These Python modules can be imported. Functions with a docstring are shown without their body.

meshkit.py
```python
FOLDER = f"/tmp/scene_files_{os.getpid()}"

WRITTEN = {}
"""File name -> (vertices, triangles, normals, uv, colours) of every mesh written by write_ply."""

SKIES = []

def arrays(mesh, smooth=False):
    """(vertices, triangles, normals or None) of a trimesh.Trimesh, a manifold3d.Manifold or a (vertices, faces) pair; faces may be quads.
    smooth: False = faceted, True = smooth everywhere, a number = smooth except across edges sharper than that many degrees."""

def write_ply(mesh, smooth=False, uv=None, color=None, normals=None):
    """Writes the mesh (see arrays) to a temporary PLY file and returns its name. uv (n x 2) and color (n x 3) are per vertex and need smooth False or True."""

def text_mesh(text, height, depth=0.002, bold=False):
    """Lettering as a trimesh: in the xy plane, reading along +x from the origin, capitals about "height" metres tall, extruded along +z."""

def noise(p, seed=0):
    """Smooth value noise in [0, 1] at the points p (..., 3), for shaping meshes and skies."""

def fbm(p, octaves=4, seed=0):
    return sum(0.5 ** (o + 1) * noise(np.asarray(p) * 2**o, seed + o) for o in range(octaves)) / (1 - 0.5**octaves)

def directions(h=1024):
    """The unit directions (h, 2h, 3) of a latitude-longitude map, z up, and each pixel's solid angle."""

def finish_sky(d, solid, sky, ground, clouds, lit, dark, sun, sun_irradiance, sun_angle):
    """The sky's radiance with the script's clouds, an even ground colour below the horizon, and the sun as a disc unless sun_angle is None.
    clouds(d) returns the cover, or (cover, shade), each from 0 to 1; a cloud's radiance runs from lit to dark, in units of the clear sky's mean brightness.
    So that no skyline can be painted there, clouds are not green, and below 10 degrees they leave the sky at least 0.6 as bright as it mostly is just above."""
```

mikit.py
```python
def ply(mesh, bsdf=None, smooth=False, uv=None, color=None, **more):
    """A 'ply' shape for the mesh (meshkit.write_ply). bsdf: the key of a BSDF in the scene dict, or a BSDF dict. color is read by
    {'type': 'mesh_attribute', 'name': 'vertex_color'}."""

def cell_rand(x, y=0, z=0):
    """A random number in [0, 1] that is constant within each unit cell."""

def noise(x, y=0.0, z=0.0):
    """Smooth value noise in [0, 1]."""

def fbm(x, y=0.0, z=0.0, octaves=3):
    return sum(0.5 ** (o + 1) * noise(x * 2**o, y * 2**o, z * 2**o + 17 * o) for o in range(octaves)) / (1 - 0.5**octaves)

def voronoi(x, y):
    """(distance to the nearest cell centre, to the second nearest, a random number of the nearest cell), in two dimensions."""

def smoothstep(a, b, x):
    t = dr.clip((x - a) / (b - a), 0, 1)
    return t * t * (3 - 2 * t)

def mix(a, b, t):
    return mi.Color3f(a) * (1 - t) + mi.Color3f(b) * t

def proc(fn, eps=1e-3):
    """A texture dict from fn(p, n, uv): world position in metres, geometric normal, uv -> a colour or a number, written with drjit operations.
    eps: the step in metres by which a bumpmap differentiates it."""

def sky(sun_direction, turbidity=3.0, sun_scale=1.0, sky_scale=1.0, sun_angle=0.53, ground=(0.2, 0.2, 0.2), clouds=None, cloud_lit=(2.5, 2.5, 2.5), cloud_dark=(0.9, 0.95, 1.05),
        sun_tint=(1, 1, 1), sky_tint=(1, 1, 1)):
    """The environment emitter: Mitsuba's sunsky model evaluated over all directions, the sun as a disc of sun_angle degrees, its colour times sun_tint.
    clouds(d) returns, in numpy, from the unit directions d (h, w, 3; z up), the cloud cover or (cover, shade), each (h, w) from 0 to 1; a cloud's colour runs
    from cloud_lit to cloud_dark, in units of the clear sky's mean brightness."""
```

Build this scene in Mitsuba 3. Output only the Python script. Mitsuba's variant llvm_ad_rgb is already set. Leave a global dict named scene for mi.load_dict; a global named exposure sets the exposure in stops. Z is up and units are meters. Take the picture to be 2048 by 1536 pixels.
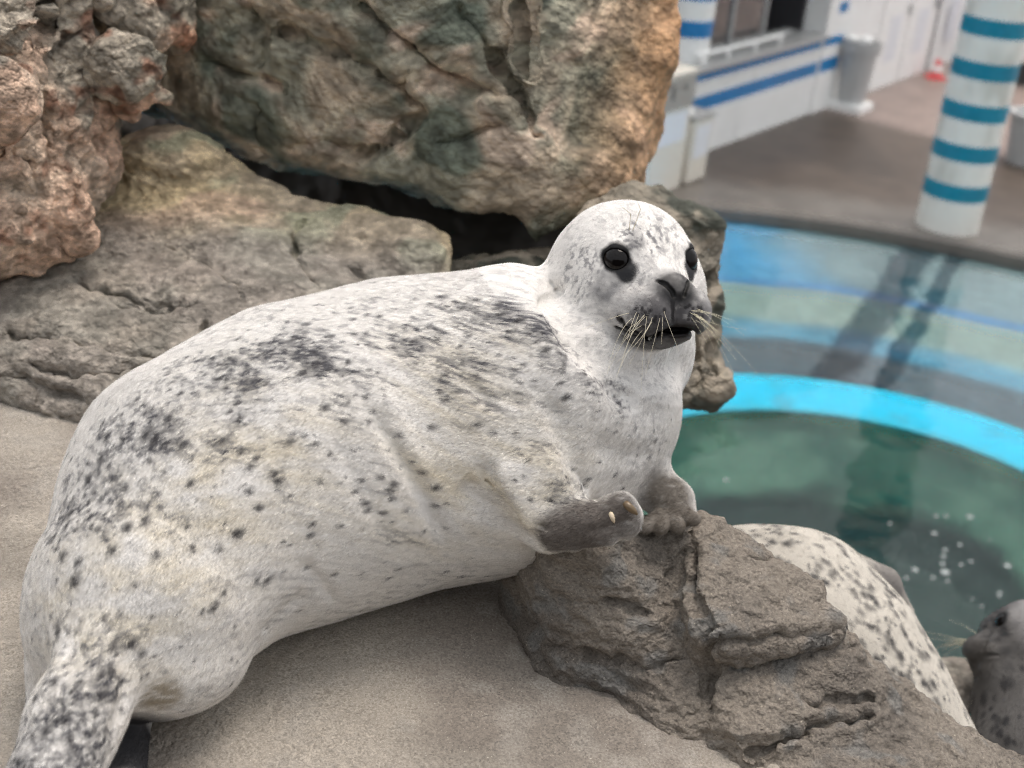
import math, numpy as np, trimesh, manifold3d, drjit as dr, mitsuba as mi, mikit, meshkit
from scipy.spatial import ConvexHull, cKDTree
from concurrent.futures import ThreadPoolExecutor
from mikit import noise, fbm, voronoi, cell_rand, smoothstep, mix, proc

T = mi.ScalarTransform4f
scene, labels = {}, {}
POOL = ThreadPoolExecutor(4)
Q = 1.0                                             # mesh step factor (1 = final)

# ---------------------------------------------------------------- camera, sky, exposure
FOCAL, PITCH, ROLL = 2700.0 / 2048.0, math.radians(25), math.radians(6)
EYE = np.array([0.0, 0.0, 1.13])
FWD = np.array([0, math.cos(PITCH), -math.sin(PITCH)])
_up = np.array([0, math.sin(PITCH), math.cos(PITCH)])
RIGHT = np.array([1.0, 0, 0]) * math.cos(ROLL) + _up * math.sin(ROLL)
UP = _up * math.cos(ROLL) - np.array([1.0, 0, 0]) * math.sin(ROLL)
scene['camera'] = {'type': 'thinlens', 'fov': 2 * math.degrees(math.atan(0.5 / FOCAL)), 'fov_axis': 'x',
                   'aperture_radius': 0.0055, 'focus_distance': 1.80, 'near_clip': 0.05, 'far_clip': 400.0,
                   'to_world': T().look_at(origin=EYE.tolist(), target=(EYE + FWD).tolist(), up=UP.tolist())}
exposure = 1.95
SUN = (0.15, 0.22, 1.0)
scene['sky'] = mikit.sky(SUN, turbidity=4, sun_scale=0.42, sun_angle=32, sun_tint=(0.93, 0.98, 1.10), clouds=lambda d: (1.0 + 0 * d[..., 2], 0.5 - 0.5 * np.clip(d[..., 2], 0, 1)),
                         cloud_lit=(2.2, 2.22, 2.28), cloud_dark=(1.0, 1.01, 1.04))


def at(x, y, d):
    """World point seen at photo position x, y (2048 x 1536) at d metres along the view axis."""
    return EYE + d * (FWD + RIGHT * ((x - 1024) / 2048 / FOCAL) - UP * ((y - 768) / 2048 / FOCAL))


def px(r, d):
    return r * d / (2048 * FOCAL)


# ---------------------------------------------------------------- helpers
def add(key, mesh, bsdf, smooth=False, label=None, cat=None, group=None, kind=None, color=None, normals=None, **more):
    base, n = key, 0
    while key in scene:
        n += 1
        key = f'{base}_{n:03d}'
    if normals is not None:
        path = meshkit.write_ply(mesh, False, None, color, normals=normals)
        scene[key] = {'type': 'ply', 'filename': path, 'face_normals': False, 'bsdf': {'type': 'ref', 'id': bsdf}, **more}
    else:
        scene[key] = mikit.ply(mesh, bsdf, smooth, color=color, **more)
    tag(key, label, cat, group, kind)
    return key


def tag(key, label=None, cat=None, group=None, kind=None):
    d = {k: v for k, v in (('label', label), ('category', cat), ('group', group), ('kind', kind)) if v}
    if d:
        labels[key] = d


def norm(v):
    return v / np.linalg.norm(v)


def merge(ms):
    return trimesh.util.concatenate([m if isinstance(m, trimesh.Trimesh) else trimesh.Trimesh(*m, process=False) for m in ms])


def rbox(sx, sy, sz, r=0.01, seg=2):
    """box with rounded edges, centred"""
    s = manifold3d.Manifold.sphere(r, 8 * seg)
    hs = []
    for x in (-1, 1):
        for y in (-1, 1):
            for z in (-1, 1):
                hs.append(s.translate((x * (sx / 2 - r), y * (sy / 2 - r), z * (sz / 2 - r))))
    m = manifold3d.Manifold.batch_hull(hs).to_mesh()
    return trimesh.Trimesh(m.vert_properties[:, :3], m.tri_verts, process=False)


def lathe(profile, seg=48):
    return trimesh.creation.revolve(np.array(profile, float), sections=seg)


def tube(pts, rad, sides=6):
    """tapered tube along points"""
    pts = np.asarray(pts, float); rad = np.broadcast_to(rad, len(pts))
    t = np.gradient(pts, axis=0); t /= np.linalg.norm(t, axis=1, keepdims=True)
    a = np.cross(t[0], [0.3, 0.5, 0.8]); a /= np.linalg.norm(a)
    V = []
    for p, q, r in zip(pts, t, rad):
        a = a - q * (a @ q); a /= np.linalg.norm(a); b = np.cross(q, a)
        ph = np.arange(sides) / sides * 2 * np.pi
        V.append(p + r * (np.cos(ph)[:, None] * a + np.sin(ph)[:, None] * b))
    n = len(pts); F = []
    for i in range(n - 1):
        for j in range(sides):
            k = (j + 1) % sides
            F += [[i * sides + j, i * sides + k, (i + 1) * sides + k], [i * sides + j, (i + 1) * sides + k, (i + 1) * sides + j]]
    V = np.vstack(V + [pts[:1], pts[-1:]]); c0, c1 = n * sides, n * sides + 1
    for j in range(sides):
        k = (j + 1) % sides
        F += [[c0, k, j], [c1, (n - 1) * sides + j, (n - 1) * sides + k]]
    return trimesh.Trimesh(V, F, process=False)


# ---------------------------------------------------------------- signed distance fields -> meshes (surface nets on sparse blocks)
class Field:
    deep = 0.02

    def __init__(self):
        self.ops = []

    def add(self, fn, lo, hi, k=0.02, mode='u', pad=0.05):
        self.ops.append((fn, np.asarray(lo) - pad, np.asarray(hi) + pad, k, mode))

    def cone(self, a, b, ra, rb, k=0.02, mode='u'):
        a, b = np.asarray(a, np.float32), np.asarray(b, np.float32); ab = b - a; L = ab @ ab + np.float32(1e-12); r = max(ra, rb)

        def fn(p):
            q = p - a; t = np.clip(q @ ab / L, 0, 1); q = q - t[:, None] * ab
            return np.sqrt(np.einsum('ij,ij->i', q, q)) - (ra + (rb - ra) * t)
        self.add(fn, np.minimum(a, b) - r, np.maximum(a, b) + r, k, mode)

    def ell(self, c, R, rad, k=0.02, mode='u'):
        c, rad, R = np.asarray(c, np.float32), np.asarray(rad, np.float32), np.asarray(R, np.float32)

        def fn(p):
            q = (p - c) @ R.T
            q = q / rad; k0 = np.sqrt(np.einsum('ij,ij->i', q, q)); q = q / rad; k1 = np.sqrt(np.einsum('ij,ij->i', q, q))
            return k0 * (k0 - 1) / np.maximum(k1, 1e-6)
        self.add(fn, c - rad.max(), c + rad.max(), k, mode)

    def groove(self, pts, amp, w, pw=2.0):
        pts = np.asarray(pts, np.float32)
        pts = pts[np.r_[True, np.linalg.norm(np.diff(pts, axis=0), axis=1) > 1e-4]]
        n = len(pts)

        def fn(p):
            d = np.full(len(p), 9.0, np.float32); e = np.zeros(len(p), np.float32)
            for i in range(n - 1):
                ab = pts[i + 1] - pts[i]; t = np.clip((p - pts[i]) @ ab / (ab @ ab), 0, 1)
                q = p - pts[i] - t[:, None] * ab; q = np.sqrt(np.einsum('ij,ij->i', q, q)); u = (i + t) / (n - 1)
                e = np.where(q < d, u, e); d = np.minimum(d, q)
            return amp * np.exp(-(d / w) ** pw) * np.clip(np.minimum(e, 1 - e) * 5 + 0.15, 0, 1)
        self.add(fn, pts.min(0) - 2.5 * w, pts.max(0) + 2.5 * w, 0, 'g', 0)

    def crack(self, pts, depth, rad, seed=0, k=0.004):
        """a narrow slot cut along the surface points pts, depth deep, with uneven width"""
        pts = np.asarray(pts, float)
        pts = pts[np.r_[True, np.linalg.norm(np.diff(pts, axis=0), axis=1) > 2e-3]]
        if len(pts) < 3:
            return
        g = np.stack([self(pts + 0.004 * a) - self(pts - 0.004 * a) for a in np.eye(3)], 1); g /= np.linalg.norm(g, axis=1, keepdims=True)
        r = rad * (0.55 + 0.9 * np.random.default_rng(seed).random(len(pts))); r[[0, -1]] *= 0.3
        rows = [((pts - g * depth * t).astype(np.float32), (r * (1 - 0.55 * t)).astype(np.float32)) for t in (-0.25, 0.2, 0.6, 1.0)]

        def fn(p):
            d = np.full(len(p), 9.0, np.float32)
            for P, R in rows:
                for i in range(len(P) - 1):
                    ab = P[i + 1] - P[i]; q = p - P[i]; t = np.clip(q @ ab / (ab @ ab), 0, 1); q -= t[:, None] * ab
                    d = np.minimum(d, np.sqrt(np.einsum('ij,ij->i', q, q)) - R[i] - (R[i + 1] - R[i]) * t)
            return d
        al = np.vstack([P for P, _ in rows])
        self.add(fn, al.min(0) - rad * 2, al.max(0) + rad * 2, k, 's', 0.01)

    def hull(self, pts, k=0.02, sharp=110.0, mode='u'):
        pts = np.asarray(pts, float); eq = np.unique(np.round(ConvexHull(pts).equations, 5), axis=0).astype(np.float32)

        def fn(p):
            d = eq[:, :3] @ p.T; d += eq[:, 3:]; m = d.max(0)
            d -= m; d *= sharp; near = d > -7
            return m + np.log(np.exp(np.where(near, d, -20)).sum(0)) / np.float32(sharp)
        self.add(fn, pts.min(0), pts.max(0), k, mode)

    def combine(self, d, m, p, fn, k, mode):
        v = fn(p).astype(np.float32)
        o = d[m].ravel()
        if mode == 'g':
            o = o + v
        elif mode == 'u':
            h = np.clip(0.5 + 0.5 * (o - v) / k, 0, 1); o = o * (1 - h) + v * h - k * h * (1 - h)
        else:
            h = np.clip(0.5 - 0.5 * (o + v) / k, 0, 1); o = o * (1 - h) - v * h + k * h * (1 - h)
        d[m] = o.reshape(d[m].shape)

    def __call__(self, p, carve=True):
        d = np.full(len(p), 0.25, np.float32)
        for fn, lo, hi, k, mode in self.ops:
            if not carve and mode != 'u':
                continue
            m = np.flatnonzero((p[:, 0] > lo[0]) & (p[:, 0] < hi[0]) & (p[:, 1] > lo[1]) & (p[:, 1] < hi[1]) & (p[:, 2] > lo[2]) & (p[:, 2] < hi[2]))
            if len(m):
                self.combine(d, m, p[m].astype(np.float32), fn, k, mode)
        return d

    def blocks(self, org, off, size):
        """values at org[i] + off[j]; an operation is evaluated for the blocks that its box touches"""
        d = np.full((len(org), len(off)), 0.25, np.float32)
        for fn, lo, hi, k, mode in self.ops:
            m = np.flatnonzero(((org < hi) & (org + size > lo)).all(1))
            if len(m):
                self.combine(d, m, (org[m, None] + off[None]).reshape(-1, 3).astype(np.float32), fn, k, mode)
        return d


def surface(field, lo, hi, h, c=8):
    lo, hi = np.asarray(lo, float), np.asarray(hi, float); H = h * c
    dims = np.ceil((hi - lo) / H).astype(int) + 1
    I = np.stack(np.meshgrid(*[np.arange(n) for n in dims], indexing='ij'), -1).reshape(-1, 3)
    ctr = lo + (I + 0.5) * H
    dd = np.concatenate(list(POOL.map(lambda q: field(q, False), [ctr[i:i + 60000] for i in range(0, len(ctr), 60000)])))
    deep = 0.02 if all(o[4] == 'u' for o in field.ops) else field.deep
    B = I[(dd < H * 1.0 + 0.006) & (dd > -H - deep)] * c
    n = c + 1; off = np.stack(np.meshgrid(*[np.arange(n)] * 3, indexing='ij'), -1).reshape(-1, 3)
    N = dims * c + 2
    lin = lambda q: (q[..., 0] * N[1] + q[..., 1]) * N[2] + q[..., 2]
    corner = np.array([[x, y, z] for x in (0, 1) for y in (0, 1) for z in (0, 1)])
    edges = [(a, b) for a in range(8) for b in range(a + 1, 8) if np.abs(corner[a] - corner[b]).sum() == 1]

    def part(b):
        ids, pos, quads = [np.zeros(0, int)], [np.zeros((0, 3))], [np.zeros((0, 4), int)]
        v = field.blocks(lo + b * h, off * h, H).reshape(len(b), n, n, n)
        ins = v < 0
        cnt = sum(ins[:, x:x + c, y:y + c, z:z + c].astype(np.int8) for x, y, z in corner)
        w = np.argwhere((cnt > 0) & (cnt < 8))
        if len(w):
            val = np.stack([v[w[:, 0], w[:, 1] + x, w[:, 2] + y, w[:, 3] + z] for x, y, z in corner], -1)
            acc = np.zeros((len(w), 3)); num = np.zeros(len(w))
            for a, e in edges:
                x = (val[:, a] < 0) != (val[:, e] < 0)
                t = val[:, a] / np.where(x, val[:, a] - val[:, e], 1)
                acc += np.where(x[:, None], corner[a] + t[:, None] * (corner[e] - corner[a]), 0); num += x
            cell = b[w[:, 0]] + w[:, 1:]
            ids.append(lin(cell)); pos.append(lo + (cell + acc / num[:, None]) * h)
        for ax in range(3):
            sl0 = [slice(0, c)] * 3; sl1 = [slice(0, c)] * 3; sl1[ax] = slice(1, c + 1)
            i0, i1 = ins[(slice(None), *sl0)], ins[(slice(None), *sl1)]
            w = np.argwhere(i0 != i1)
            if len(w):
                node = b[w[:, 0]] + w[:, 1:]; u, t = (ax + 1) % 3, (ax + 2) % 3
                eu, et = np.eye(3, dtype=int)[u], np.eye(3, dtype=int)[t]
                q = np.stack([lin(node - eu - et), lin(node - et), lin(node), lin(node - eu)], 1)
                flip = ~i0[tuple(w.T)]
                q[flip] = q[flip][:, ::-1]
                quads.append(q)
        return np.concatenate(ids), np.vstack(pos), np.vstack(quads)

    ids, pos, quads = (np.concatenate(x) for x in zip(*POOL.map(part, [B[s:s + 150] for s in range(0, len(B), 150)])))
    o = np.argsort(ids); ids, pos = ids[o], pos[o]
    k = np.searchsorted(ids, quads); k = np.minimum(k, len(ids) - 1)
    quads = k[(ids[k] == quads).all(1)]
    F = np.vstack([quads[:, [0, 1, 2]], quads[:, [0, 2, 3]]])
    return pos, F


def vnormals(V, F):
    n = np.zeros_like(V); f = np.cross(V[F[:, 1]] - V[F[:, 0]], V[F[:, 2]] - V[F[:, 0]])
    for k in range(3):
        for j in range(3):
            n[:, j] += np.bincount(F[:, k], f[:, j], len(V))
    return n / np.maximum(np.linalg.norm(n, axis=1, keepdims=True), 1e-20)


def roughen(V, F, layers, seed=0):
    """push vertices along the normals: (kind, scale, amp[, stretch])"""
    n = vnormals(V, F); d = np.zeros(len(V))
    for i, L in enumerate(layers):
        kind, sc, amp = L[:3]; st = np.asarray(L[3] if len(L) > 3 and kind != 'strata' else (1, 1, 1), float)
        p = V / sc / st + 31.7 * i
        wob = 0.35 * np.stack([meshkit.noise(p * 1.7, seed + 50 + j) for j in range(3)], -1)
        if kind == 'fbm':
            d += amp * (meshkit.fbm(p + wob, 4, seed + i) * 2 - 1)
        elif kind == 'ridge':
            d += amp * (1 - 3.2 * np.abs(meshkit.fbm(p + wob, 3, seed + i) * 2 - 1))
        elif kind == 'strata':                    # layers with sharp lips along a direction
            u = (V @ norm(np.asarray(L[3], float))) / sc + 1.1 * meshkit.fbm(V / 0.16, 3, seed + 7) + 0.25 * meshkit.fbm(V / 0.03, 2, seed + 8)
            k = np.floor(u); u = u - k; a_ = 0.3 + 0.7 * meshkit.noise(np.stack([k * 7.7, V[:, 0] / 0.14, V[:, 1] / 0.14], -1), seed)
            d += amp * a_ * (np.where(u < 0.86, u / 0.86, (1 - u) / 0.14) - 0.5)
        elif kind == 'pit':
            x = meshkit.fbm(p + wob, 2, seed + i); d -= amp * np.clip((x - 0.62) / 0.12, 0, 1)
        elif kind == 'cell':                      # blocks standing proud or back by a random amount, broken edges between them
            rng = np.random.default_rng(seed + i); q = p + 1.0 * wob + 0.25 * np.stack([meshkit.noise(p * 6, seed + 80 + j) for j in range(3)], -1)
            lo, hi = q.min(0) - 1, q.max(0) + 1
            seeds = lo + rng.random((int(np.prod(hi - lo) * 1.0) + 8, 3)) * (hi - lo)
            dist, idx = cKDTree(seeds).query(q, k=3)
            hgt = rng.random(len(seeds))[idx] - 0.5; tilt = rng.normal(size=(len(seeds), 3)) * 0.45
            hgt = hgt + ((q[:, None] - seeds[idx]) * tilt[idx]).sum(2)
            w = np.exp(-(dist - dist[:, :1]) / 0.07); d += amp * (hgt * w).sum(1) / w.sum(1)
    return V + n * d[:, None]


def trace(V, pts, tol=9.0):
    """first point of the vertex cloud V under each photo position"""
    q = V - EYE; z = q @ FWD; x = 1024 + 2048 * FOCAL * (q @ RIGHT) / z; y = 768 - 2048 * FOCAL * (q @ UP) / z
    tree = cKDTree(np.stack([x, y], 1)); out = []
    for p in pts:
        c = tree.query_ball_point(p[:2], tol)
        if not c:
            c = [tree.query(p[:2])[1]]
        out.append(V[min(c, key=lambda i: z[i])])
    return np.array(out)


def crackline(line, seed, step=14, jit=3.5):
    """a crack's course with small kinks, between the given photo positions"""
    rng = np.random.default_rng(seed); out = []
    for (x0, y0), (x1, y1) in zip(line[:-1], line[1:]):
        n = max(1, int(math.hypot(x1 - x0, y1 - y0) / step))
        for i in range(n):
            out.append((x0 + (x1 - x0) * i / n + rng.normal() * jit, y0 + (y1 - y0) * i / n + rng.normal() * jit))
    return out + [line[-1]]
# ---------------------------------------------------------------- materials
def principled(color, rough=0.6, **k):
    c = color if isinstance(color, dict) else {'type': 'rgb', 'value': list(color)}
    return {'type': 'principled', 'base_color': c, 'roughness': rough, **k}


def two(b):
    return {'type': 'twosided', 'bsdf': b}


def bumped(b, fn, scale=1.0, eps=5e-4):
    return {'type': 'twosided', 'bsdf': {'type': 'bumpmap', 'arbitrary': proc(fn, eps), 'scale': scale, 'bsdf': b}}


def grit(p, f, lo, hi):
    """sand grains: a multiplier for the colour"""
    g = 0.55 * noise(p.x * f, p.y * f, p.z * f) + 0.45 * noise(p.x * f * 2.3 + 9, p.y * f * 2.3, p.z * f * 2.3)
    return lo + (hi - lo) * g


def sand_color(p, n, uv):
    a = fbm(p.x * 5, p.y * 5, p.z * 5, 3); b = fbm(p.x * 22 + 7, p.y * 22, p.z * 22, 2)
    c = mix((0.35, 0.318, 0.275), (0.24, 0.213, 0.186), smoothstep(0.35, 0.7, a))
    c = mix(c, (0.36, 0.335, 0.30), smoothstep(0.5, 0.8, b) * 0.5)
    c = c * (1 - 0.28 * smoothstep(0.50, 0.68, fbm(p.x * 2.3 + 11, p.y * 3.1, 0, 3)))
    w = noise(p.x * 560, p.y * 560, p.z * 560)
    c = c * grit(p, 420, 0.45, 1.55)
    return mix(c, (0.75, 0.70, 0.62), smoothstep(0.90, 0.97, w) * 0.7)


def sand_bump(p, n, uv):
    return 0.0022 * noise(p.x * 330, p.y * 330, p.z * 330) + 0.004 * noise(p.x * 120, p.y * 120, p.z * 120) + 0.0012 * noise(p.x * 700, p.y * 700, p.z * 700)


def fore_color(p, n, uv):
    a = fbm(p.x * 6 + 3, p.y * 6, p.z * 6, 3); b = fbm(p.x * 30, p.y * 30, p.z * 30, 2)
    c = mix((0.225, 0.198, 0.168), (0.135, 0.120, 0.105), smoothstep(0.35, 0.68, a))
    c = mix(c, (0.185, 0.187, 0.182), smoothstep(0.55, 0.75, b) * 0.6)
    w = noise(p.x * 520, p.y * 520, p.z * 520)
    c = c * grit(p, 380, 0.35, 1.65)
    return mix(c, (0.7, 0.62, 0.5), smoothstep(0.9, 0.97, w) * 0.7)


def boulder_color(p, n, uv):
    wx = p.x + 0.12 * noise(p.x * 6, p.y * 6, p.z * 6); wz = p.z + 0.12 * noise(p.x * 6 + 40, p.y * 6, p.z * 6)
    a = fbm(wx * 5.5, p.y * 5.5, wz * 5.5, 3); b = fbm(wx * 9 + 13, p.y * 9, wz * 9, 3); e = fbm(wx * 30, p.y * 30, wz * 30, 3)
    c = mix((0.23, 0.225, 0.175), (0.34, 0.28, 0.21), smoothstep(0.40, 0.60, a))
    c = mix(c, (0.43, 0.345, 0.27), smoothstep(0.56, 0.70, b))
    c = mix(c, (0.095, 0.115, 0.09), smoothstep(0.52, 0.66, fbm(wx * 7 + 31, p.y * 7 + 5, wz * 7, 3)) * 0.9)
    c = mix(c, (0.45, 0.25, 0.125), smoothstep(0.0, 0.35, p.x) * smoothstep(0.32, 0.60, a + 0.14) * 0.9)
    c = mix(c, (0.32, 0.24, 0.12), smoothstep(0.28, 0.55, p.x) * smoothstep(0.4, 0.6, b) * 0.8)
    f = fbm(wx * 85, p.y * 85, wz * 85, 3)
    return c * (0.62 + 1.0 * smoothstep(0.22, 0.78, e)) * (0.80 + 0.4 * smoothstep(0.25, 0.75, f)) * grit(p, 260, 0.8, 1.2)


def ledge_color(p, n, uv):
    a = fbm(p.x * 4, p.y * 4, p.z * 6, 3); b = fbm(p.x * 9 + 13, p.y * 9, p.z * 9, 3); e = fbm(p.x * 40, p.y * 40, p.z * 40, 3)
    c = mix((0.36, 0.305, 0.23), (0.42, 0.345, 0.22), smoothstep(0.4, 0.6, a))
    c = mix(c, (0.29, 0.30, 0.215), smoothstep(0.52, 0.68, b) * 0.8)
    c = mix(c, (0.44, 0.32, 0.25), smoothstep(0.55, 0.7, fbm(p.x * 6 + 55, p.y * 6, p.z * 6, 3)) * 0.6)
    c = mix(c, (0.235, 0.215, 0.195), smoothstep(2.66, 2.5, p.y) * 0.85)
    f = fbm(p.x * 110, p.y * 110, p.z * 110, 3)
    return c * (0.72 + 0.65 * smoothstep(0.22, 0.78, e)) * (0.80 + 0.45 * smoothstep(0.25, 0.75, f)) * grit(p, 420, 0.6, 1.4)


def cliff_color(p, n, uv):
    a = fbm(p.x * 5 + 3, p.y * 5, p.z * 5, 3); b = fbm(p.x * 11 + 13, p.y * 11, p.z * 11, 3); e = fbm(p.x * 40, p.y * 40, p.z * 40, 3)
    c = mix((0.62, 0.33, 0.20), (0.54, 0.40, 0.29), smoothstep(0.4, 0.6, a))
    c = mix(c, (0.62, 0.25, 0.115), smoothstep(0.36, 0.54, b) * smoothstep(-0.80, -0.66, p.x))
    c = mix(c, (0.16, 0.165, 0.13), smoothstep(0.58, 0.70, fbm(p.x * 6 + 75, p.y * 6, p.z * 6, 3) + 0.20 * smoothstep(0.48, 0.62, p.z)))
    c = mix(c, (0.46, 0.39, 0.32), smoothstep(-0.66, -0.80, p.x) * 0.6)
    f = fbm(p.x * 110, p.y * 110, p.z * 110, 3)
    c = mix(c, (0.20, 0.075, 0.04), smoothstep(0.55, 0.75, fbm(p.x * 19 + 5, p.y * 19, p.z * 19, 3)) * 0.7)
    return c * (0.58 + 0.9 * smoothstep(0.22, 0.78, e)) * (0.7 + 0.6 * smoothstep(0.25, 0.75, f)) * grit(p, 420, 0.6, 1.4)


def crag_color(p, n, uv):
    a = fbm(p.x * 9 + 3, p.y * 9, p.z * 9, 3); e = fbm(p.x * 45, p.y * 45, p.z * 45, 3)
    c = mix((0.20, 0.18, 0.145), (0.33, 0.285, 0.225), smoothstep(0.42, 0.6, a))
    c = mix(c, (0.06, 0.065, 0.052), smoothstep(0.50, 0.62, fbm(p.x * 12 + 75, p.y * 12, p.z * 12, 3)))
    return c * (0.5 + 1.0 * e) * grit(p, 160, 0.75, 1.25)


def rock_bump(p, n, uv):
    return 0.008 * noise(p.x * 90, p.y * 90, p.z * 90) + 0.004 * noise(p.x * 230, p.y * 230, p.z * 230)


def plaza_color(p, n, uv):
    a = fbm(p.x * 0.7, p.y * 0.7, 0, 3); b = fbm(p.x * 5, p.y * 5, 0, 3); r = dr.sqrt(dr.square(p.x - 2.0) + dr.square(p.y - 6.4))
    far = smoothstep(16.6, 17.2, p.y + 0.75 * (p.x - 3.2) + 0.2 * a)
    c = mix((0.052, 0.039, 0.030), (0.082, 0.062, 0.048), smoothstep(0.35, 0.65, a))
    c = mix(c, (0.27, 0.21, 0.185), far)
    c = mix(c, (0.14, 0.128, 0.115), smoothstep(6.9, 6.1, r + 0.5 * (a - 0.5)))
    return c * (0.75 + 0.5 * b)


def pool_color(p, n, uv):
    r = dr.sqrt(dr.square(p.x - 2.0) + dr.square(p.y - 6.4)) + 0.10 * (fbm(p.x * 1.5, p.y * 1.5, 0, 2) - 0.5)
    g = fbm(p.x * 2.5, p.y * 2.5, p.z * 2.5, 3); h = fbm(p.x * 9, p.y * 9, 0, 3)
    c = mix((0.105, 0.15, 0.175), (0.12, 0.36, 0.50), smoothstep(2.84, 2.98, r))
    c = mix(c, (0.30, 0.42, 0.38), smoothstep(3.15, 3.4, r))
    c = mix(c, (0.08, 0.28, 0.56), smoothstep(4.03, 4.12, r))  # blue line painted where the water's grey reflection ends
    c = mix(c, (0.24, 0.36, 0.38), smoothstep(4.16, 4.35, r))  # outer grey: algae tone plus bright reflection painted into the shelf
    c = mix(c, (0.12, 0.42, 0.66), smoothstep(2.8, 1.9, p.x + 1.2 * (g - 0.5)) * smoothstep(4.1, 4.3, r))
    c = c * (0.70 + 0.6 * g) * (0.85 + 0.3 * h)
    # diagonal dark reflection on the water, painted as two strips across the shelf
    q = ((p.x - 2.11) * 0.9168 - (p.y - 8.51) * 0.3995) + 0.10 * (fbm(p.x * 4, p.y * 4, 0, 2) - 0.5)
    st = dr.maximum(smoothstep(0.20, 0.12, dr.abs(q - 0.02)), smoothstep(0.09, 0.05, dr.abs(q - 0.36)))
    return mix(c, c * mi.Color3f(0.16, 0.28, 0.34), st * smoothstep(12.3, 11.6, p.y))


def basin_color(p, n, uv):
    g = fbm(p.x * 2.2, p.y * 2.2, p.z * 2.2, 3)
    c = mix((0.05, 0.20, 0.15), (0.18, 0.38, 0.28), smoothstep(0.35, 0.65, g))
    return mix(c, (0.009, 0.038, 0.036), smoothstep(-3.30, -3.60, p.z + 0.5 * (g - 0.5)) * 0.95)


def wall_color(p, n, uv):
    g = fbm(p.x * 3, p.y * 3, p.z * 1.2, 3)
    h = smoothstep(0.62, 0.8, fbm(p.x * 9, p.y * 9, p.z * 1.6, 3))
    return mix((0.90, 0.91, 0.905), (0.82, 0.83, 0.82), g) * (1 - 0.14 * h)


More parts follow.
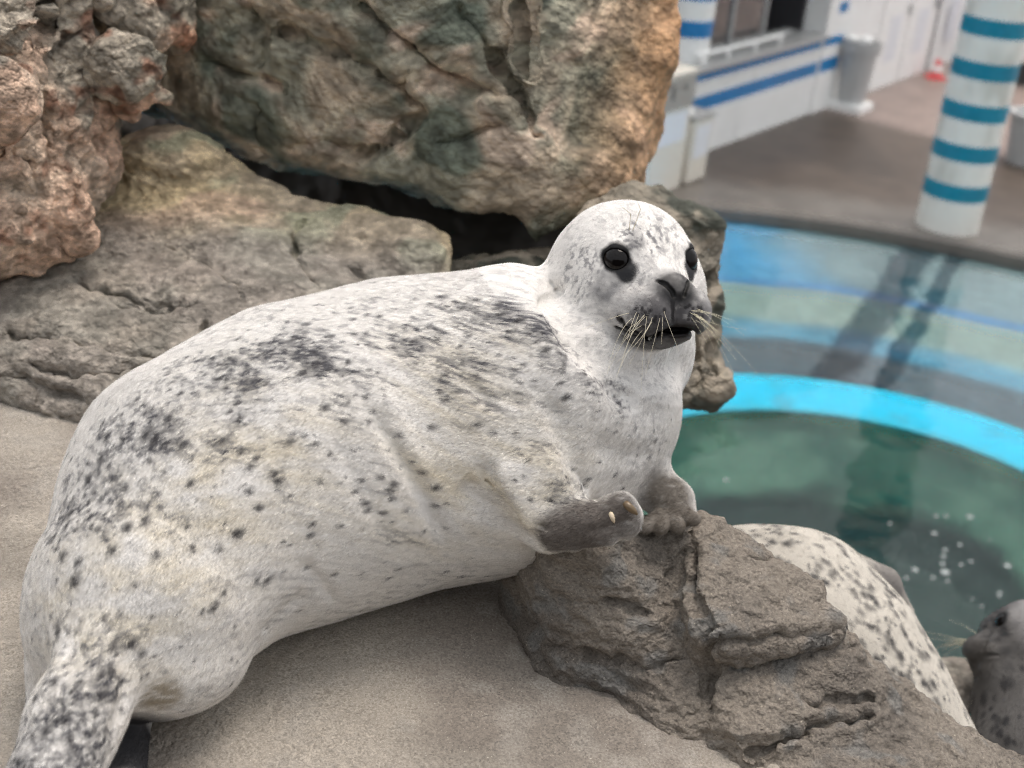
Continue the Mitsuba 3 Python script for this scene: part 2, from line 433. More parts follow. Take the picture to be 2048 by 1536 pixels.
M = scene
M['sand_material'] = bumped(principled(proc(sand_color), 0.85, specular=0.3), sand_bump)
M['fore_material'] = bumped(principled(proc(fore_color), 0.8, specular=0.35), lambda p, n, uv: 1.5 * sand_bump(p, n, uv))
M['boulder_material'] = bumped(principled(proc(boulder_color), 0.7, specular=0.4), rock_bump)
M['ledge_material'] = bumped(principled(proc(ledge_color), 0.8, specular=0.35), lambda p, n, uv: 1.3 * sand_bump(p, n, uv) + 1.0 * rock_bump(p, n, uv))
M['cliff_material'] = bumped(principled(proc(cliff_color), 0.75, specular=0.4), lambda p, n, uv: 1.3 * sand_bump(p, n, uv) + 1.6 * rock_bump(p, n, uv))
M['crevice_shade'] = two(principled((0.035, 0.030, 0.025), 0.6))  # near black: the crevice's shade put into the rock colour
M['crag_material'] = bumped(principled(proc(crag_color), 0.7, specular=0.4), rock_bump)
M['plaza_material'] = two(principled(proc(plaza_color), 0.42, specular=0.5))
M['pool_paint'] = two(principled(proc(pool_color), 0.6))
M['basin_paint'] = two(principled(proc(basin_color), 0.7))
M['cyan_paint'] = two(principled(proc(lambda p, n, uv: mix((0.006, 0.62, 0.84), (0.03, 0.50, 0.66), smoothstep(0.5, 0.8, fbm(p.x * 5, p.y * 5, 0, 3)))), 0.5))
M['water_material'] = {'type': 'bumpmap', 'arbitrary': proc(lambda p, n, uv: 0.014 * noise(p.x * 1.3, p.y * 1.3) + 0.0055 * noise(p.x * 4.1, p.y * 4.1) + 0.0008 * noise(p.x * 13, p.y * 13), 2e-3), 'scale': 1.0, 'bsdf': {'type': 'dielectric', 'int_ior': 1.33}}
M['wall_paint'] = two(principled(proc(wall_color), 0.55))
M['white_paint'] = two(principled((0.88, 0.89, 0.88), 0.45))
M['column_paint'] = two(principled(proc(lambda p, n, uv: mix((0.78, 0.775, 0.73), (0.60, 0.59, 0.54), smoothstep(0.45, 0.75, fbm(p.x * 7, p.y * 7, p.z * 2, 3)))), 0.5))
M['added_wall_dark'] = two(principled((0.05, 0.048, 0.045), 0.7))  # near black so the added wall keeps eye reflections dark

M['blue_paint'] = two(principled(proc(lambda p, n, uv: mix((0.008, 0.22, 0.56), (0.012, 0.16, 0.40), fbm(p.x * 4, p.y * 4, p.z * 4, 2))), 0.4))
M['teal_paint'] = two(principled(proc(lambda p, n, uv: mix((0.002, 0.25, 0.38), (0.003, 0.17, 0.27), fbm(p.x * 4, p.y * 4, p.z * 4, 2))), 0.4))
M['grey_metal'] = two(principled((0.42, 0.43, 0.43), 0.4, metallic=0.3))
M['dark_room'] = two(principled((0.03, 0.03, 0.034), 0.7))
M['grey_plastic'] = two(principled((0.46, 0.47, 0.47), 0.45))
M['dark_plastic'] = two(principled((0.03, 0.03, 0.03), 0.5))
M['machine_panel'] = two(principled((0.36, 0.34, 0.31), 0.5))
M['cream_paint'] = two(principled((0.74, 0.70, 0.62), 0.5))
M['paper_white'] = two(principled((0.74, 0.76, 0.80), 0.7))
M['red_plastic'] = two(principled((0.75, 0.12, 0.12), 0.5))
M['lamp_amber'] = two(principled((0.80, 0.66, 0.28), 0.35))
M['window_glass'] = {'type': 'thindielectric'}
M['foam_white'] = two(principled((0.34, 0.38, 0.38), 0.4))
M['violet_paint'] = two(principled((0.10, 0.07, 0.30), 0.5))
M['navy_cloth'] = two(principled((0.02, 0.03, 0.09), 0.8))
M['skin'] = two(principled((0.50, 0.30, 0.22), 0.5))
M['seal_fur'] = two(principled({'type': 'mesh_attribute', 'name': 'vertex_color'}, 0.62, specular=0.3, sheen=0.25))
M['eye_gloss'] = two(principled((0.004, 0.003, 0.003), 0.04, specular=0.28))
M['whisker_horn'] = two(principled((0.78, 0.72, 0.56), 0.35))
M['claw_horn'] = two(principled((0.16, 0.11, 0.06), 0.3, clearcoat=0.4))
M['claw_pale'] = two(principled((0.62, 0.52, 0.38), 0.35))
M['mouth_skin'] = two(principled((0.02, 0.016, 0.016), 0.35))

# ---------------------------------------------------------------- setting: plaza, pool, water
PC, ZP, ZW = np.array([2.0, 6.4]), -2.47, -2.58


def ring(r0, z0, r1, z1, seg=160, a0=0, a1=2 * np.pi):
    a = np.linspace(a0, a1, seg + 1)
    V = np.vstack([np.stack([PC[0] + r * np.cos(a), PC[1] + r * np.sin(a), 0 * a + z], 1) for r, z in ((r0, z0), (r1, z1))])
    i = np.arange(seg); n = seg + 1
    return V, np.stack([i, i + 1, i + 1 + n, i + n], 1)


def rings(prof, seg=160):
    return merge([meshkit.arrays(ring(*p, *q, seg))[:2] for p, q in zip(prof[:-1], prof[1:])])


add('plaza_pavement', rings([(5.74, ZP), (6.6, ZP), (9, ZP), (14, ZP), (40, ZP), (300, ZP)]), 'plaza_material', kind='structure', label='wet brown plaza pavement around the pool')
add('pool_rim', rings([(5.74, ZP - 0.001), (5.735, ZP + 0.004), (5.66, ZP + 0.002), (5.63, ZP - 0.03), (5.63, -2.72)]), 'plaza_material', 40, kind='structure', label='rounded concrete rim of the round pool')
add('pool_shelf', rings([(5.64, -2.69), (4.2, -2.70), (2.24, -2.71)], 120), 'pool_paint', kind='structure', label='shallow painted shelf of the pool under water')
add('pool_ledge', rings([(2.24, -2.75), (2.22, -2.645), (2.18, -2.625), (1.70, -2.625), (1.66, -2.64), (1.64, -2.75)], 120), 'cyan_paint', 40, kind='structure', label='bright cyan ring ledge just under the water')
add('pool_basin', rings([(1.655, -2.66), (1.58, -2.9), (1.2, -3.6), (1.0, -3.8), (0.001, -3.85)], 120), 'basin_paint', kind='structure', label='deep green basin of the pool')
add('pool_water', rings([(5.64, ZW), (3.5, ZW), (1.5, ZW), (0.001, ZW)], 120), 'water_material', kind='structure', label='still clear water of the round pool')
rng = np.random.default_rng(5)
bub = [(1830, 1140, 9), (1890, 1145, 13), (2015, 1132, 10), (1868, 1067, 8), (1872, 1032, 6), (1940, 1034, 9), (1892, 1032, 6), (1890, 1100, 7), (1887, 1113, 7), (1885, 1128, 7), (1920, 1090, 6), (1922, 1130, 6), (1942, 1123, 6), (1866, 1156, 6), (1895, 1162, 6), (1812, 1156, 6), (2000, 1186, 6), (1998, 1192, 5), (1963, 1213, 5), (1452, 960, 7), (1780, 1047, 5), (1980, 1080, 4), (1945, 1198, 4)]
for x, y, r in bub:
    d = FWD + RIGHT * ((x - 1024) / 2048 / FOCAL) - UP * ((y - 768) / 2048 / FOCAL)
    t = (ZW - EYE[2]) / d[2]; c = EYE + d * t; R_ = r * t / 2700 * 0.75
    m = trimesh.creation.icosphere(2, R_); m.vertices[:, 2] *= 0.45; m.apply_translation(c)
    add('foam_bubble', m, 'foam_white', True, 'small white foam bubble floating on the dark pool water', 'bubble', 'foam bubbles floating on the dark water')
# ---------------------------------------------------------------- rocks
def below(pts, dz=-0.35, dy=0.05):
    pts = np.asarray(pts)
    return np.vstack([pts, pts + [0, dy, dz]])


def pts(*l):
    return np.array([at(*p) for p in l])


def rock(key, field, h, layers, bsdf, seed, label, cat='rock', cracks=(), lo=None, hi=None):
    los = np.min([o[1] for o in field.ops], 0); his = np.max([o[2] for o in field.ops], 0)
    if cracks:
        Vc, Fc = surface(field, los if lo is None else lo, his if hi is None else hi, h * 1.8, 6)
        for i, (line, amp, w) in enumerate(cracks):
            P_ = trace(Vc, crackline(line, seed + i), 12)
            field.crack(P_, 1.1 * amp, 0.72 * w, seed + i); field.groove(P_[::2], 0.3 * amp, 2.2 * w); field.deep = max(field.deep, 1.3 * amp)
    V, F = surface(field, los if lo is None else lo, his if hi is None else hi, h * Q)
    V = roughen(V, F, layers, seed)
    add(key, (V, F), bsdf, True, label, cat)
    return V, F


def chunk(f, c, rad, seed, k):
    """an angular lump"""
    v = np.random.default_rng(seed + 200).normal(size=(16, 3)); v /= np.linalg.norm(v, axis=1, keepdims=True)
    f.hull(c + v * np.array(rad) * 1.12, k, 90)


# ground slab the seal lies on
def slab_height(x, y):
    p = np.stack([x, y, 0 * x], -1)
    return 0.014 * (meshkit.fbm(p * 3.1, 3, 3) - 0.5) + 0.006 * (meshkit.fbm(p * 17, 3, 8) - 0.5) + 0.0022 * (meshkit.fbm(p * 70, 2, 9) - 0.5)


gx, gy = np.meshgrid(np.arange(-1.7, 0.72, 0.005 * Q), np.arange(0.75, 2.75, 0.005 * Q), indexing='ij')
gz = slab_height(gx, gy)
edge = np.clip((gx - 0.42 + 0.22 * np.clip((gy - 1.75) / 0.2, 0, 1)) / 0.2, 0, 1); gz -= 0.9 * edge ** 1.5
ij = np.arange(gx.size).reshape(gx.shape)
F = np.stack([ij[:-1, :-1], ij[1:, :-1], ij[1:, 1:], ij[:-1, 1:]], -1).reshape(-1, 4)
add('ground', (np.stack([gx, gy, gz], -1).reshape(-1, 3), F), 'sand_material', True, kind='structure', label='sandy grey brown rock slab')

# foreground rock ridge, right of the slab
f = Field()
f.hull(below(pts((1000, 1120, 1.93), (1090, 1095, 1.80), (1200, 1085, 1.775), (1390, 1018, 1.94), (1380, 1090, 1.885), (1015, 1165, 1.965), (1080, 1290, 1.86), (1115, 1368, 1.805), (1340, 1402, 1.80), (1385, 1300, 1.81), (1345, 1180, 1.825), (1250, 1180, 1.775)), -0.3), 0.006, 200)
f.hull(below(pts((1395, 1018, 1.93), (1450, 1042, 1.935), (1540, 1092, 1.90), (1640, 1170, 1.86), (1692, 1222, 1.83), (1692, 1262, 1.79), (1600, 1282, 1.745), (1430, 1300, 1.70), (1398, 1262, 1.71), (1360, 1180, 1.755), (1392, 1085, 1.84)), -0.22, 0.16), 0.006, 200)
f.hull(below(pts((1405, 1330, 1.765), (1540, 1300, 1.80), (1690, 1250, 1.86), (1745, 1295, 1.85), (1818, 1400, 1.84), (1770, 1440, 1.79), (1600, 1490, 1.72), (1500, 1520, 1.68), (1420, 1430, 1.73), (1405, 1380, 1.76))), 0.006, 200)
f.hull(below(pts((1490, 1530, 1.69), (1650, 1480, 1.745), (1790, 1435, 1.805), (1900, 1442, 1.845), (2048, 1497, 1.87), (2150, 1560, 1.86), (2100, 1650, 1.72), (1700, 1680, 1.6), (1500, 1640, 1.6))), 0.014, 130)
core = np.vstack([at(x, y, d) for x, y, d in ((1010, 1150, 2.02), (1100, 1100, 1.86), (1390, 1022, 1.98), (1540, 1096, 1.94), (1690, 1226, 1.885), (1818, 1402, 1.875), (1900, 1445, 1.88), (1090, 1290, 1.905), (1125, 1366, 1.845), (1400, 1404, 1.80), (1500, 1500, 1.735), (1500, 1640, 1.66), (2100, 1650, 1.78), (2048, 1500, 1.90), (1390, 1200, 1.82), (1560, 1290, 1.80), (1390, 1300, 1.80))])
f.hull(below(core, -0.3), 0.03, 60)
ridge = rock('foreground_rock', f, 0.0036, [('fbm', 0.16, 0.006), ('cell', 0.10, 0.014, (1.4, 1.4, 0.6)), ('cell', 0.045, 0.005, (1.4, 1.4, 0.6)), ('strata', 0.06, 0.007, (0.25, -0.5, 1)), ('fbm', 0.03, 0.004), ('ridge', 0.022, 0.003), ('pit', 0.03, 0.004), ('fbm', 0.009, 0.0022)], 'fore_material', 11,
             'grey brown gritty rock ridge with crevices, under the flipper of the white seal', cracks=[
    ([(1385, 1070), (1362, 1130), (1352, 1185), (1375, 1240), (1398, 1300), (1402, 1400)], 0.022, 0.010), ([(1190, 1200), (1240, 1222), (1310, 1216)], 0.012, 0.007), ([(1400, 1300), (1480, 1300), (1560, 1288), (1640, 1272), (1695, 1250)], 0.016, 0.012),
    ([(1600, 1400), (1690, 1390), (1760, 1385)], 0.010, 0.006), ([(1500, 1500), (1620, 1450), (1760, 1420)], 0.014, 0.009), ([(1560, 1100), (1520, 1112), (1490, 1095)], 0.008, 0.006), ([(1080, 1290), (1160, 1320), (1290, 1330), (1360, 1310)], 0.008, 0.010)])

# low tan ledge with layered cracks, behind the seal
f = Field()
f.hull(below(pts((-160, 800, 2.43), (0, 790, 2.42), (90, 800, 2.41), (190, 832, 2.36), (420, 840, 2.28), (640, 800, 2.30), (760, 740, 2.38), (860, 640, 2.50), (-160, 640, 2.43), (0, 625, 2.44), (200, 640, 2.43), (400, 640, 2.46), (600, 620, 2.52), (780, 580, 2.60), (880, 560, 2.62), (-160, 560, 2.60), (100, 560, 2.58)), -0.2), 0.02, 90)
f.hull(below(pts((-60, 640, 2.47), (100, 560, 2.55), (300, 420, 2.75), (290, 250, 2.98), (380, 262, 2.97), (462, 318, 2.92), (560, 380, 2.90), (645, 428, 2.87), (760, 445, 2.86), (862, 478, 2.83), (905, 548, 2.72), (890, 600, 2.62), (700, 640, 2.50), (450, 650, 2.46)), -0.3), 0.05, 70)
f.ell(at(700, 480, 2.86), np.eye(3), (0.13, 0.10, 0.06), 0.05)
f.ell(at(830, 505, 2.80), np.eye(3), (0.08, 0.09, 0.05), 0.05)
f.ell(at(330, 330, 2.92), np.eye(3), (0.13, 0.12, 0.08), 0.05)
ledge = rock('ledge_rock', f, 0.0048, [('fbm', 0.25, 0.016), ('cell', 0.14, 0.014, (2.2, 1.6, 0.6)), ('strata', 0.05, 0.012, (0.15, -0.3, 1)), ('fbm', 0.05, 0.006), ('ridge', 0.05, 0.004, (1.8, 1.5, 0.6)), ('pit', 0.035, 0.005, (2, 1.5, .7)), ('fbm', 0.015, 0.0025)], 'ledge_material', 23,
             'tan layered rock ledge sloping up behind the back of the white seal', cracks=[
    ([(130, 555), (220, 572), (300, 592), (390, 602)], 0.022, 0.008), ([(210, 596), (330, 612), (350, 608)], 0.016, 0.008), ([(0, 655), (120, 668), (230, 688), (330, 700)], 0.022, 0.010), ([(60, 720), (160, 735), (260, 722), (320, 712)], 0.025, 0.011),
    ([(0, 740), (60, 770), (130, 800), (170, 815)], 0.02, 0.014), ([(415, 625), (405, 670)], 0.016, 0.007), ([(320, 480), (420, 530), (480, 590)], 0.010, 0.007), ([(600, 420), (590, 500), (640, 580)], 0.014, 0.012), ([(700, 520), (760, 560), (820, 545)], 0.014, 0.012)])

# big boulder leaning over the dark crevice
f = Field()
f.hull(np.vstack([pts((210, 110, 3.05), (250, 262, 3.06), (370, 300, 3.0), (300, 120, 2.98), (345, 240, 3.0), (470, 318, 2.98), (600, 350, 2.94), (720, 385, 2.90), (860, 405, 2.86), (985, 470, 2.83), (1060, 492, 2.80), (1098, 455, 2.79), (1120, 350, 2.80), (1080, 240, 2.74), (900, 120, 2.68), (600, 100, 2.76), (420, 40, 2.84), (300, -150, 2.85), (700, -190, 2.62), (1080, -190, 2.60)),
                  pts((300, 120, 3.5), (600, 250, 3.6), (1000, 400, 3.5), (1060, 440, 3.3), (300, -150, 3.5), (1080, -190, 3.5))]), 0.03, 45)
f.hull(np.vstack([pts((1060, 480, 2.84), (1120, 460, 2.82), (1240, 420, 2.86), (1292, 340, 2.90), (1300, 230, 2.92), (1335, 120, 2.93), (1366, -20, 2.95), (1385, -190, 2.95), (1080, -190, 2.70), (1090, 100, 2.78), (1090, 300, 2.82)), pts((1280, 340, 3.3), (1100, 440, 3.4), (1340, -190, 3.4), (1000, -190, 3.5))]), 0.03, 60)
f.ell(at(1085, 370, 2.88), np.eye(3), (0.05, 0.09, 0.14), 0.05)
boulder = rock('boulder', f, 0.0056, [('fbm', 0.4, 0.022), ('cell', 0.28, 0.040), ('cell', 0.12, 0.012), ('ridge', 0.12, 0.005), ('fbm', 0.05, 0.005), ('ridge', 0.035, 0.002), ('fbm', 0.014, 0.0018)], 'boulder_material', 37,
               'huge brown and grey green boulder leaning over a dark crevice', 'boulder', cracks=[
    ([(483, 10), (505, 75), (507, 130), (498, 156)], 0.035, 0.016), ([(515, 70), (558, 70), (610, 102), (687, 130), (740, 156), (772, 178)], 0.04, 0.015), ([(397, 124), (445, 150), (500, 172), (552, 190)], 0.035, 0.013),
    ([(708, 10), (756, 60), (815, 108), (870, 145), (934, 182), (1014, 204)], 0.045, 0.018), ([(907, 16), (955, 92), (988, 156), (1050, 236), (1105, 290)], 0.035, 0.012), ([(1073, 0), (1078, 108), (1068, 150)], 0.03, 0.016), ([(826, 140), (783, 182), (837, 230), (772, 295), (720, 340)], 0.032, 0.012),
    ([(500, 200), (498, 270), (520, 310)], 0.02, 0.012), ([(870, 300), (950, 280), (1020, 250)], 0.018, 0.012), ([(560, 310), (640, 290), (740, 330)], 0.02, 0.012)])

# reddish cliff at the left
f = Field()
f.hull(np.vstack([pts((-200, 560, 2.40), (-60, 600, 2.40), (60, 560, 2.43), (100, 505, 2.46), (190, 460, 2.55), (228, 400, 2.62), (215, 300, 2.58), (190, 180, 2.52), (170, 60, 2.48), (190, -150, 2.5), (-200, -150, 2.35), (-200, 300, 2.30), (-20, 150, 2.33), (100, 250, 2.42)), pts((250, 300, 3.1), (200, -150, 3.1), (-200, -150, 3.0), (-200, 500, 3.0), (100, 480, 3.0))]), 0.03, 50)
chunk(f, at(255, 130, 2.60), (0.075, 0.10, 0.085), 1, 0.03)
chunk(f, at(318, 185, 2.72), (0.045, 0.08, 0.055), 2, 0.02)
chunk(f, at(270, 190, 2.68), (0.06, 0.08, 0.05), 3, 0.02)
f.hull(np.vstack([pts((180, 40, 2.56), (280, 45, 2.62), (345, 120, 2.74), (390, 80, 2.80), (415, -10, 2.82), (430, -150, 2.85), (180, -150, 2.5)), pts((420, -150, 3.2), (390, 60, 3.1), (180, -150, 3.1), (200, 60, 3.1))]), 0.02, 80)
chunk(f, at(150, 420, 2.52), (0.05, 0.06, 0.09), 4, 0.03)
chunk(f, at(225, 330, 2.66), (0.035, 0.05, 0.075), 5, 0.02)
chunk(f, at(262, 285, 2.76), (0.03, 0.05, 0.06), 6, 0.02)
chunk(f, at(130, 360, 2.50), (0.03, 0.05, 0.08), 7, 0.02)
chunk(f, at(40, 60, 2.36), (0.07, 0.07, 0.07), 8, 0.015)
chunk(f, at(95, 95, 2.42), (0.05, 0.06, 0.05), 9, 0.012)
chunk(f, at(10, 190, 2.33), (0.06, 0.06, 0.08), 10, 0.02)
cliff = rock('cliff_rock', f, 0.005, [('fbm', 0.22, 0.02), ('cell', 0.14, 0.030), ('cell', 0.05, 0.008), ('ridge', 0.10, 0.010), ('pit', 0.05, 0.012), ('fbm', 0.03, 0.004), ('ridge', 0.022, 0.003), ('fbm', 0.012, 0.002)], 'cliff_material', 41,
             'rough reddish orange and dark green cliff at the left edge', cracks=[
    ([(118, 0), (120, 60), (90, 90), (60, 95), (0, 90)], 0.03, 0.012), ([(180, 60), (120, 130), (100, 200), (115, 300), (118, 400)], 0.025, 0.014), ([(200, 210), (215, 260), (225, 300)], 0.03, 0.010), ([(138, 350), (130, 400), (160, 440)], 0.035, 0.010), ([(0, 300), (60, 320), (80, 360)], 0.02, 0.010)])

# dark crag behind the seal's head
f = Field()
f.hull(np.vstack([pts((1130, 420, 2.72), (1240, 390, 2.70), (1300, 350, 2.74), (1378, 392, 2.70), (1432, 412, 2.68), (1462, 470, 2.66), (1474, 520, 2.66), (1462, 640, 2.64), (1466, 740, 2.63), (1446, 812, 2.63), (1350, 862, 2.62), (1200, 800, 2.62), (1130, 600, 2.60), (1290, 560, 2.60)), pts((1200, 400, 3.0), (1400, 420, 2.95), (1430, 760, 2.9), (1150, 760, 3.0))]), 0.03, 60)
chunk(f, at(1462, 500, 2.70), (0.032, 0.05, 0.024), 31, 0.02)
chunk(f, at(1418, 455, 2.69), (0.055, 0.06, 0.05), 32, 0.04)
chunk(f, at(1432, 775, 2.67), (0.055, 0.06, 0.07), 33, 0.04)
f.hull(np.vstack([pts((880, 500, 2.95), (1000, 505, 2.92), (1120, 480, 2.85), (1150, 620, 2.7), (900, 620, 2.75)), pts((900, 520, 3.3), (1150, 500, 3.2), (1150, 700, 3.1), (900, 700, 3.1))]), 0.03, 60)
crag = rock('crag_rock', f, 0.0055, [('fbm', 0.18, 0.010), ('cell', 0.15, 0.018), ('cell', 0.06, 0.008), ('ridge', 0.08, 0.007), ('pit', 0.045, 0.008), ('fbm', 0.03, 0.004), ('fbm', 0.012, 0.002)], 'crag_material', 53,
            'rugged dark grey crag right behind the head of the white seal', cracks=[([(1400, 590), (1395, 700), (1380, 780)], 0.03, 0.012), ([(1476, 535), (1430, 560), (1400, 590)], 0.03, 0.012), ([(1470, 690), (1420, 720), (1395, 760)], 0.03, 0.014)])

# rock wall that closes the crevice under the boulder
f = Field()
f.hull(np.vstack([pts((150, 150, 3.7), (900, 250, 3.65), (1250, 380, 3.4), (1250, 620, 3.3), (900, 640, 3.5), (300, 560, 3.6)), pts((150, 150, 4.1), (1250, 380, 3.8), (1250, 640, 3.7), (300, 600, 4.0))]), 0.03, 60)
rock('crevice_rock', f, 0.012, [('fbm', 0.2, 0.03), ('cell', 0.15, 0.03), ('fbm', 0.05, 0.01)], 'crevice_shade', 59, 'rock deep in the crevice under the big boulder, its shade put into the colour')

# shore rock the other two seals lie on
f = Field()
f.hull(below(pts((1300, 1330, 2.75), (1500, 1360, 2.75), (1868, 1302, 2.95), (1935, 1296, 3.05), (2000, 1296, 3.1), (1980, 1460, 2.8), (1900, 1700, 2.35), (1500, 1700, 2.2)), -0.5, 0.02), 0.02, 60)
f.hull(below(pts((1300, 1440, 2.6), (1900, 1400, 2.78), (1990, 1500, 2.62), (1900, 1700, 2.25), (1500, 1700, 2.2)), -0.5, 0.02), 0.02, 60)
f.hull(below(pts((1850, 1450, 3.0), (2300, 1400, 3.2), (2400, 1800, 2.5), (1800, 1800, 2.4)), -0.4, 0.02), 0.02, 60)
rock('shore_rock', f, 0.009, [('fbm', 0.25, 0.02), ('cell', 0.2, 0.015, (2, 2, .6)), ('fbm', 0.05, 0.006)], 'ledge_material', 61, 'low tan shore rock under the spotted seal and the dark grey seal')
# ---------------------------------------------------------------- building, column, posts, bins
WD = np.array([0.5306, 0.8476, 0.0]); WN = np.array([0.8476, -0.5306, 0.0]); W0 = np.array([1.82, 14.05, ZP])
WM = np.eye(4); WM[:3, 0] = WD; WM[:3, 1] = WN; WM[:3, 2] = (0, 0, 1); WM[:3, 3] = W0      # local: s along the wall, t out of the wall, z up


def wbox(s0, s1, t0, t1, z0, z1, r=0.006):
    m = rbox(s1 - s0, t1 - t0, z1 - z0, min(r, 0.3 * min(s1 - s0, t1 - t0, z1 - z0)), 1)
    m.apply_translation(((s0 + s1) / 2, (t0 + t1) / 2, (z0 + z1) / 2)); m.apply_transform(WM)
    return m


tag('booth', 'white booth building with blue stripes and a dark open counter window', 'building')
add('booth__wall', wbox(-3.0, 2.62, -0.25, 0, -0.05, 0.90), 'wall_paint')
add('booth__wall', wbox(2.62, 3.20, -0.30, 0.03, -0.05, 3.4), 'wall_paint')
add('booth__wall', wbox(3.20, 12.5, -0.30, 0.0, -0.05, 3.4), 'wall_paint')
add('booth__wall', wbox(-3.0, 2.60, -0.25, -0.02, 2.25, 3.4), 'wall_paint')
add('booth__wall', wbox(-3.0, 2.62, -2.6, -2.5, -0.05, 3.4), 'dark_room')
add('booth__roof', wbox(-3.2, 12.7, -2.8, 0.35, 3.42, 3.55), 'white_paint')
add('booth__counter', wbox(-3.0, 2.60, -0.45, 0.10, 0.905, 0.955), 'grey_metal')
add('booth__wall', wbox(2.54, 2.60, -2.5, -0.26, 0.0, 3.4), 'dark_room')
add('booth__floor', wbox(-3.0, 2.6, -2.5, -0.26, 0.2, 0.25), 'dark_room')
for z0, z1 in ((0.48, 0.625), (0.79, 0.88)):
    add('booth__stripe', wbox(-3.0, 2.60, 0.001, 0.004, z0, z1, 0.001), 'blue_paint')
    add('booth__stripe', wbox(2.63, 3.19, 0.031, 0.034, z0 + 0.01, z1 + 0.02, 0.001), 'blue_paint')
add('booth__stripe', wbox(2.90, 3.19, 0.031, 0.034, 1.17, 1.29, 0.001), 'blue_paint')
for s in (-2.2, -0.45, 0.42, 1.25):
    w = add('booth__window', merge([wbox(s, s + 0.05, -0.22, -0.17, 1.0, 2.24, 0.004), wbox(s, s + 0.80, -0.22, -0.17, 0.98, 1.03, 0.004)]), 'grey_metal')
    v = np.array([[s + 0.05, -0.195, 1.03, 1], [s + 0.80, -0.195, 1.03, 1], [s + 0.80, -0.195, 2.24, 1], [s + 0.05, -0.195, 2.24, 1]]) @ WM.T
    if s < 1:
        add(w + '__pane', (v[:, :3], [[0, 1, 2, 3]]), 'window_glass')
add('booth__rail', merge([wbox(-0.6, 1.5, -0.05, -0.01, 1.03, 1.07, 0.01)] + [wbox(s, s + 0.05, -0.05, -0.01, 0.955, 1.035, 0.01) for s in (-0.5, 0.1, 0.75, 1.4)]), 'white_paint')
for s0 in (4.55, 5.65):
    dkey = add('booth__door', wbox(s0, s0 + 1.02, 0.001, 0.028, 0.0, 2.1, 0.008), 'white_paint')
    add(dkey + '__handle', wbox(s0 + 0.90, s0 + 0.94, 0.030, 0.075, 0.92, 1.06, 0.01), 'grey_metal')
add('booth__pipe', merge([wbox(6.84, 6.88, 0.002, 0.04, 0, 3.3, 0.015)]), 'grey_metal')
for s in (4.85, 5.95, 7.35):
    add('booth__notice', wbox(s, s + 0.42, 0.030, 0.033, 0.35, 0.95, 0.001), 'paper_white')
tag('booth__notice', 'pale sheet of paper on the white door')

# person at the counter, behind the glass
f = Field()
wp = lambda s, t, z: (WM @ [s, t, z, 1])[:3]
f.cone(wp(-0.42, -0.75, 0.95), wp(-0.42, -0.72, 1.30), 0.14, 0.17, 0.08); f.cone(wp(-0.60, -0.72, 1.40), wp(-0.24, -0.72, 1.40), 0.075, 0.075, 0.08)
f.cone(wp(-0.42, -0.72, 1.42), wp(-0.42, -0.70, 1.52), 0.055, 0.05, 0.03); f.ell(wp(-0.42, -0.68, 1.62), np.eye(3), (0.08, 0.09, 0.115), 0.02)
for a, b in ((-0.61, -0.56), (-0.23, -0.28)):
    f.cone(wp(a, -0.72, 1.40), wp(b - 0.02, -0.66, 1.14), 0.055, 0.045, 0.04); f.cone(wp(b - 0.02, -0.66, 1.14), wp(b, -0.42, 1.07), 0.045, 0.03, 0.02)
    f.cone(wp(b, -0.42, 1.07), wp(b, -0.33, 1.05), 0.032, 0.03, 0.02)
Vp, Fp = surface(f, np.min([o[1] for o in f.ops], 0), np.max([o[2] for o in f.ops], 0), 0.014, 6)
lp = (np.c_[Vp, np.ones(len(Vp))] @ np.linalg.inv(WM).T)[:, :3]
skin = (lp[:, 2] > 1.47) | (lp[:, 1] > -0.60)
fs = skin[Fp].all(1)
tag('person', 'person in a dark blue shirt leaning on the counter inside the booth window', 'person')
add('person__body', (Vp, Fp), 'skin', True)
sh = Vp + 0.008 * vnormals(Vp, Fp)
ft = ((lp[:, 2] < 1.46) & (lp[:, 1] < -0.56))[Fp].all(1)
add('person__shirt', (sh, Fp[ft]), 'navy_cloth', True)
hv = (lp[:, 2] > 1.64) | ((lp[:, 2] > 1.55) & (lp[:, 1] < -0.70))
add('person__hair', (Vp + 0.012 * vnormals(Vp, Fp), Fp[hv[Fp].all(1)]), 'dark_plastic', True)

# round blue and white pillar at the booth's near corner
pc = at(1362, 112, 13.7)[:2]
tag('round_pillar', 'thick round pillar with blue and white bands at the left end of the booth', 'pillar')
prof = lambda r, z0, z1: lathe([(r - 0.02, z0), (r, z0 + 0.004), (r, z1 - 0.004), (r - 0.02, z1)], 96)
mv = lambda m, c, z: (m.apply_translation((c[0], c[1], z)), m)[1]
add('round_pillar__shaft', mv(lathe([(0, 0), (0.27, 0), (0.27, 4.2), (0, 4.2)], 96), pc, ZP), 'white_paint', 40)
for z in (1.20, 1.56, 1.92, 2.28):
    add('round_pillar__band', mv(prof(0.273, z, z + 0.17), pc, ZP), 'blue_paint', 40)

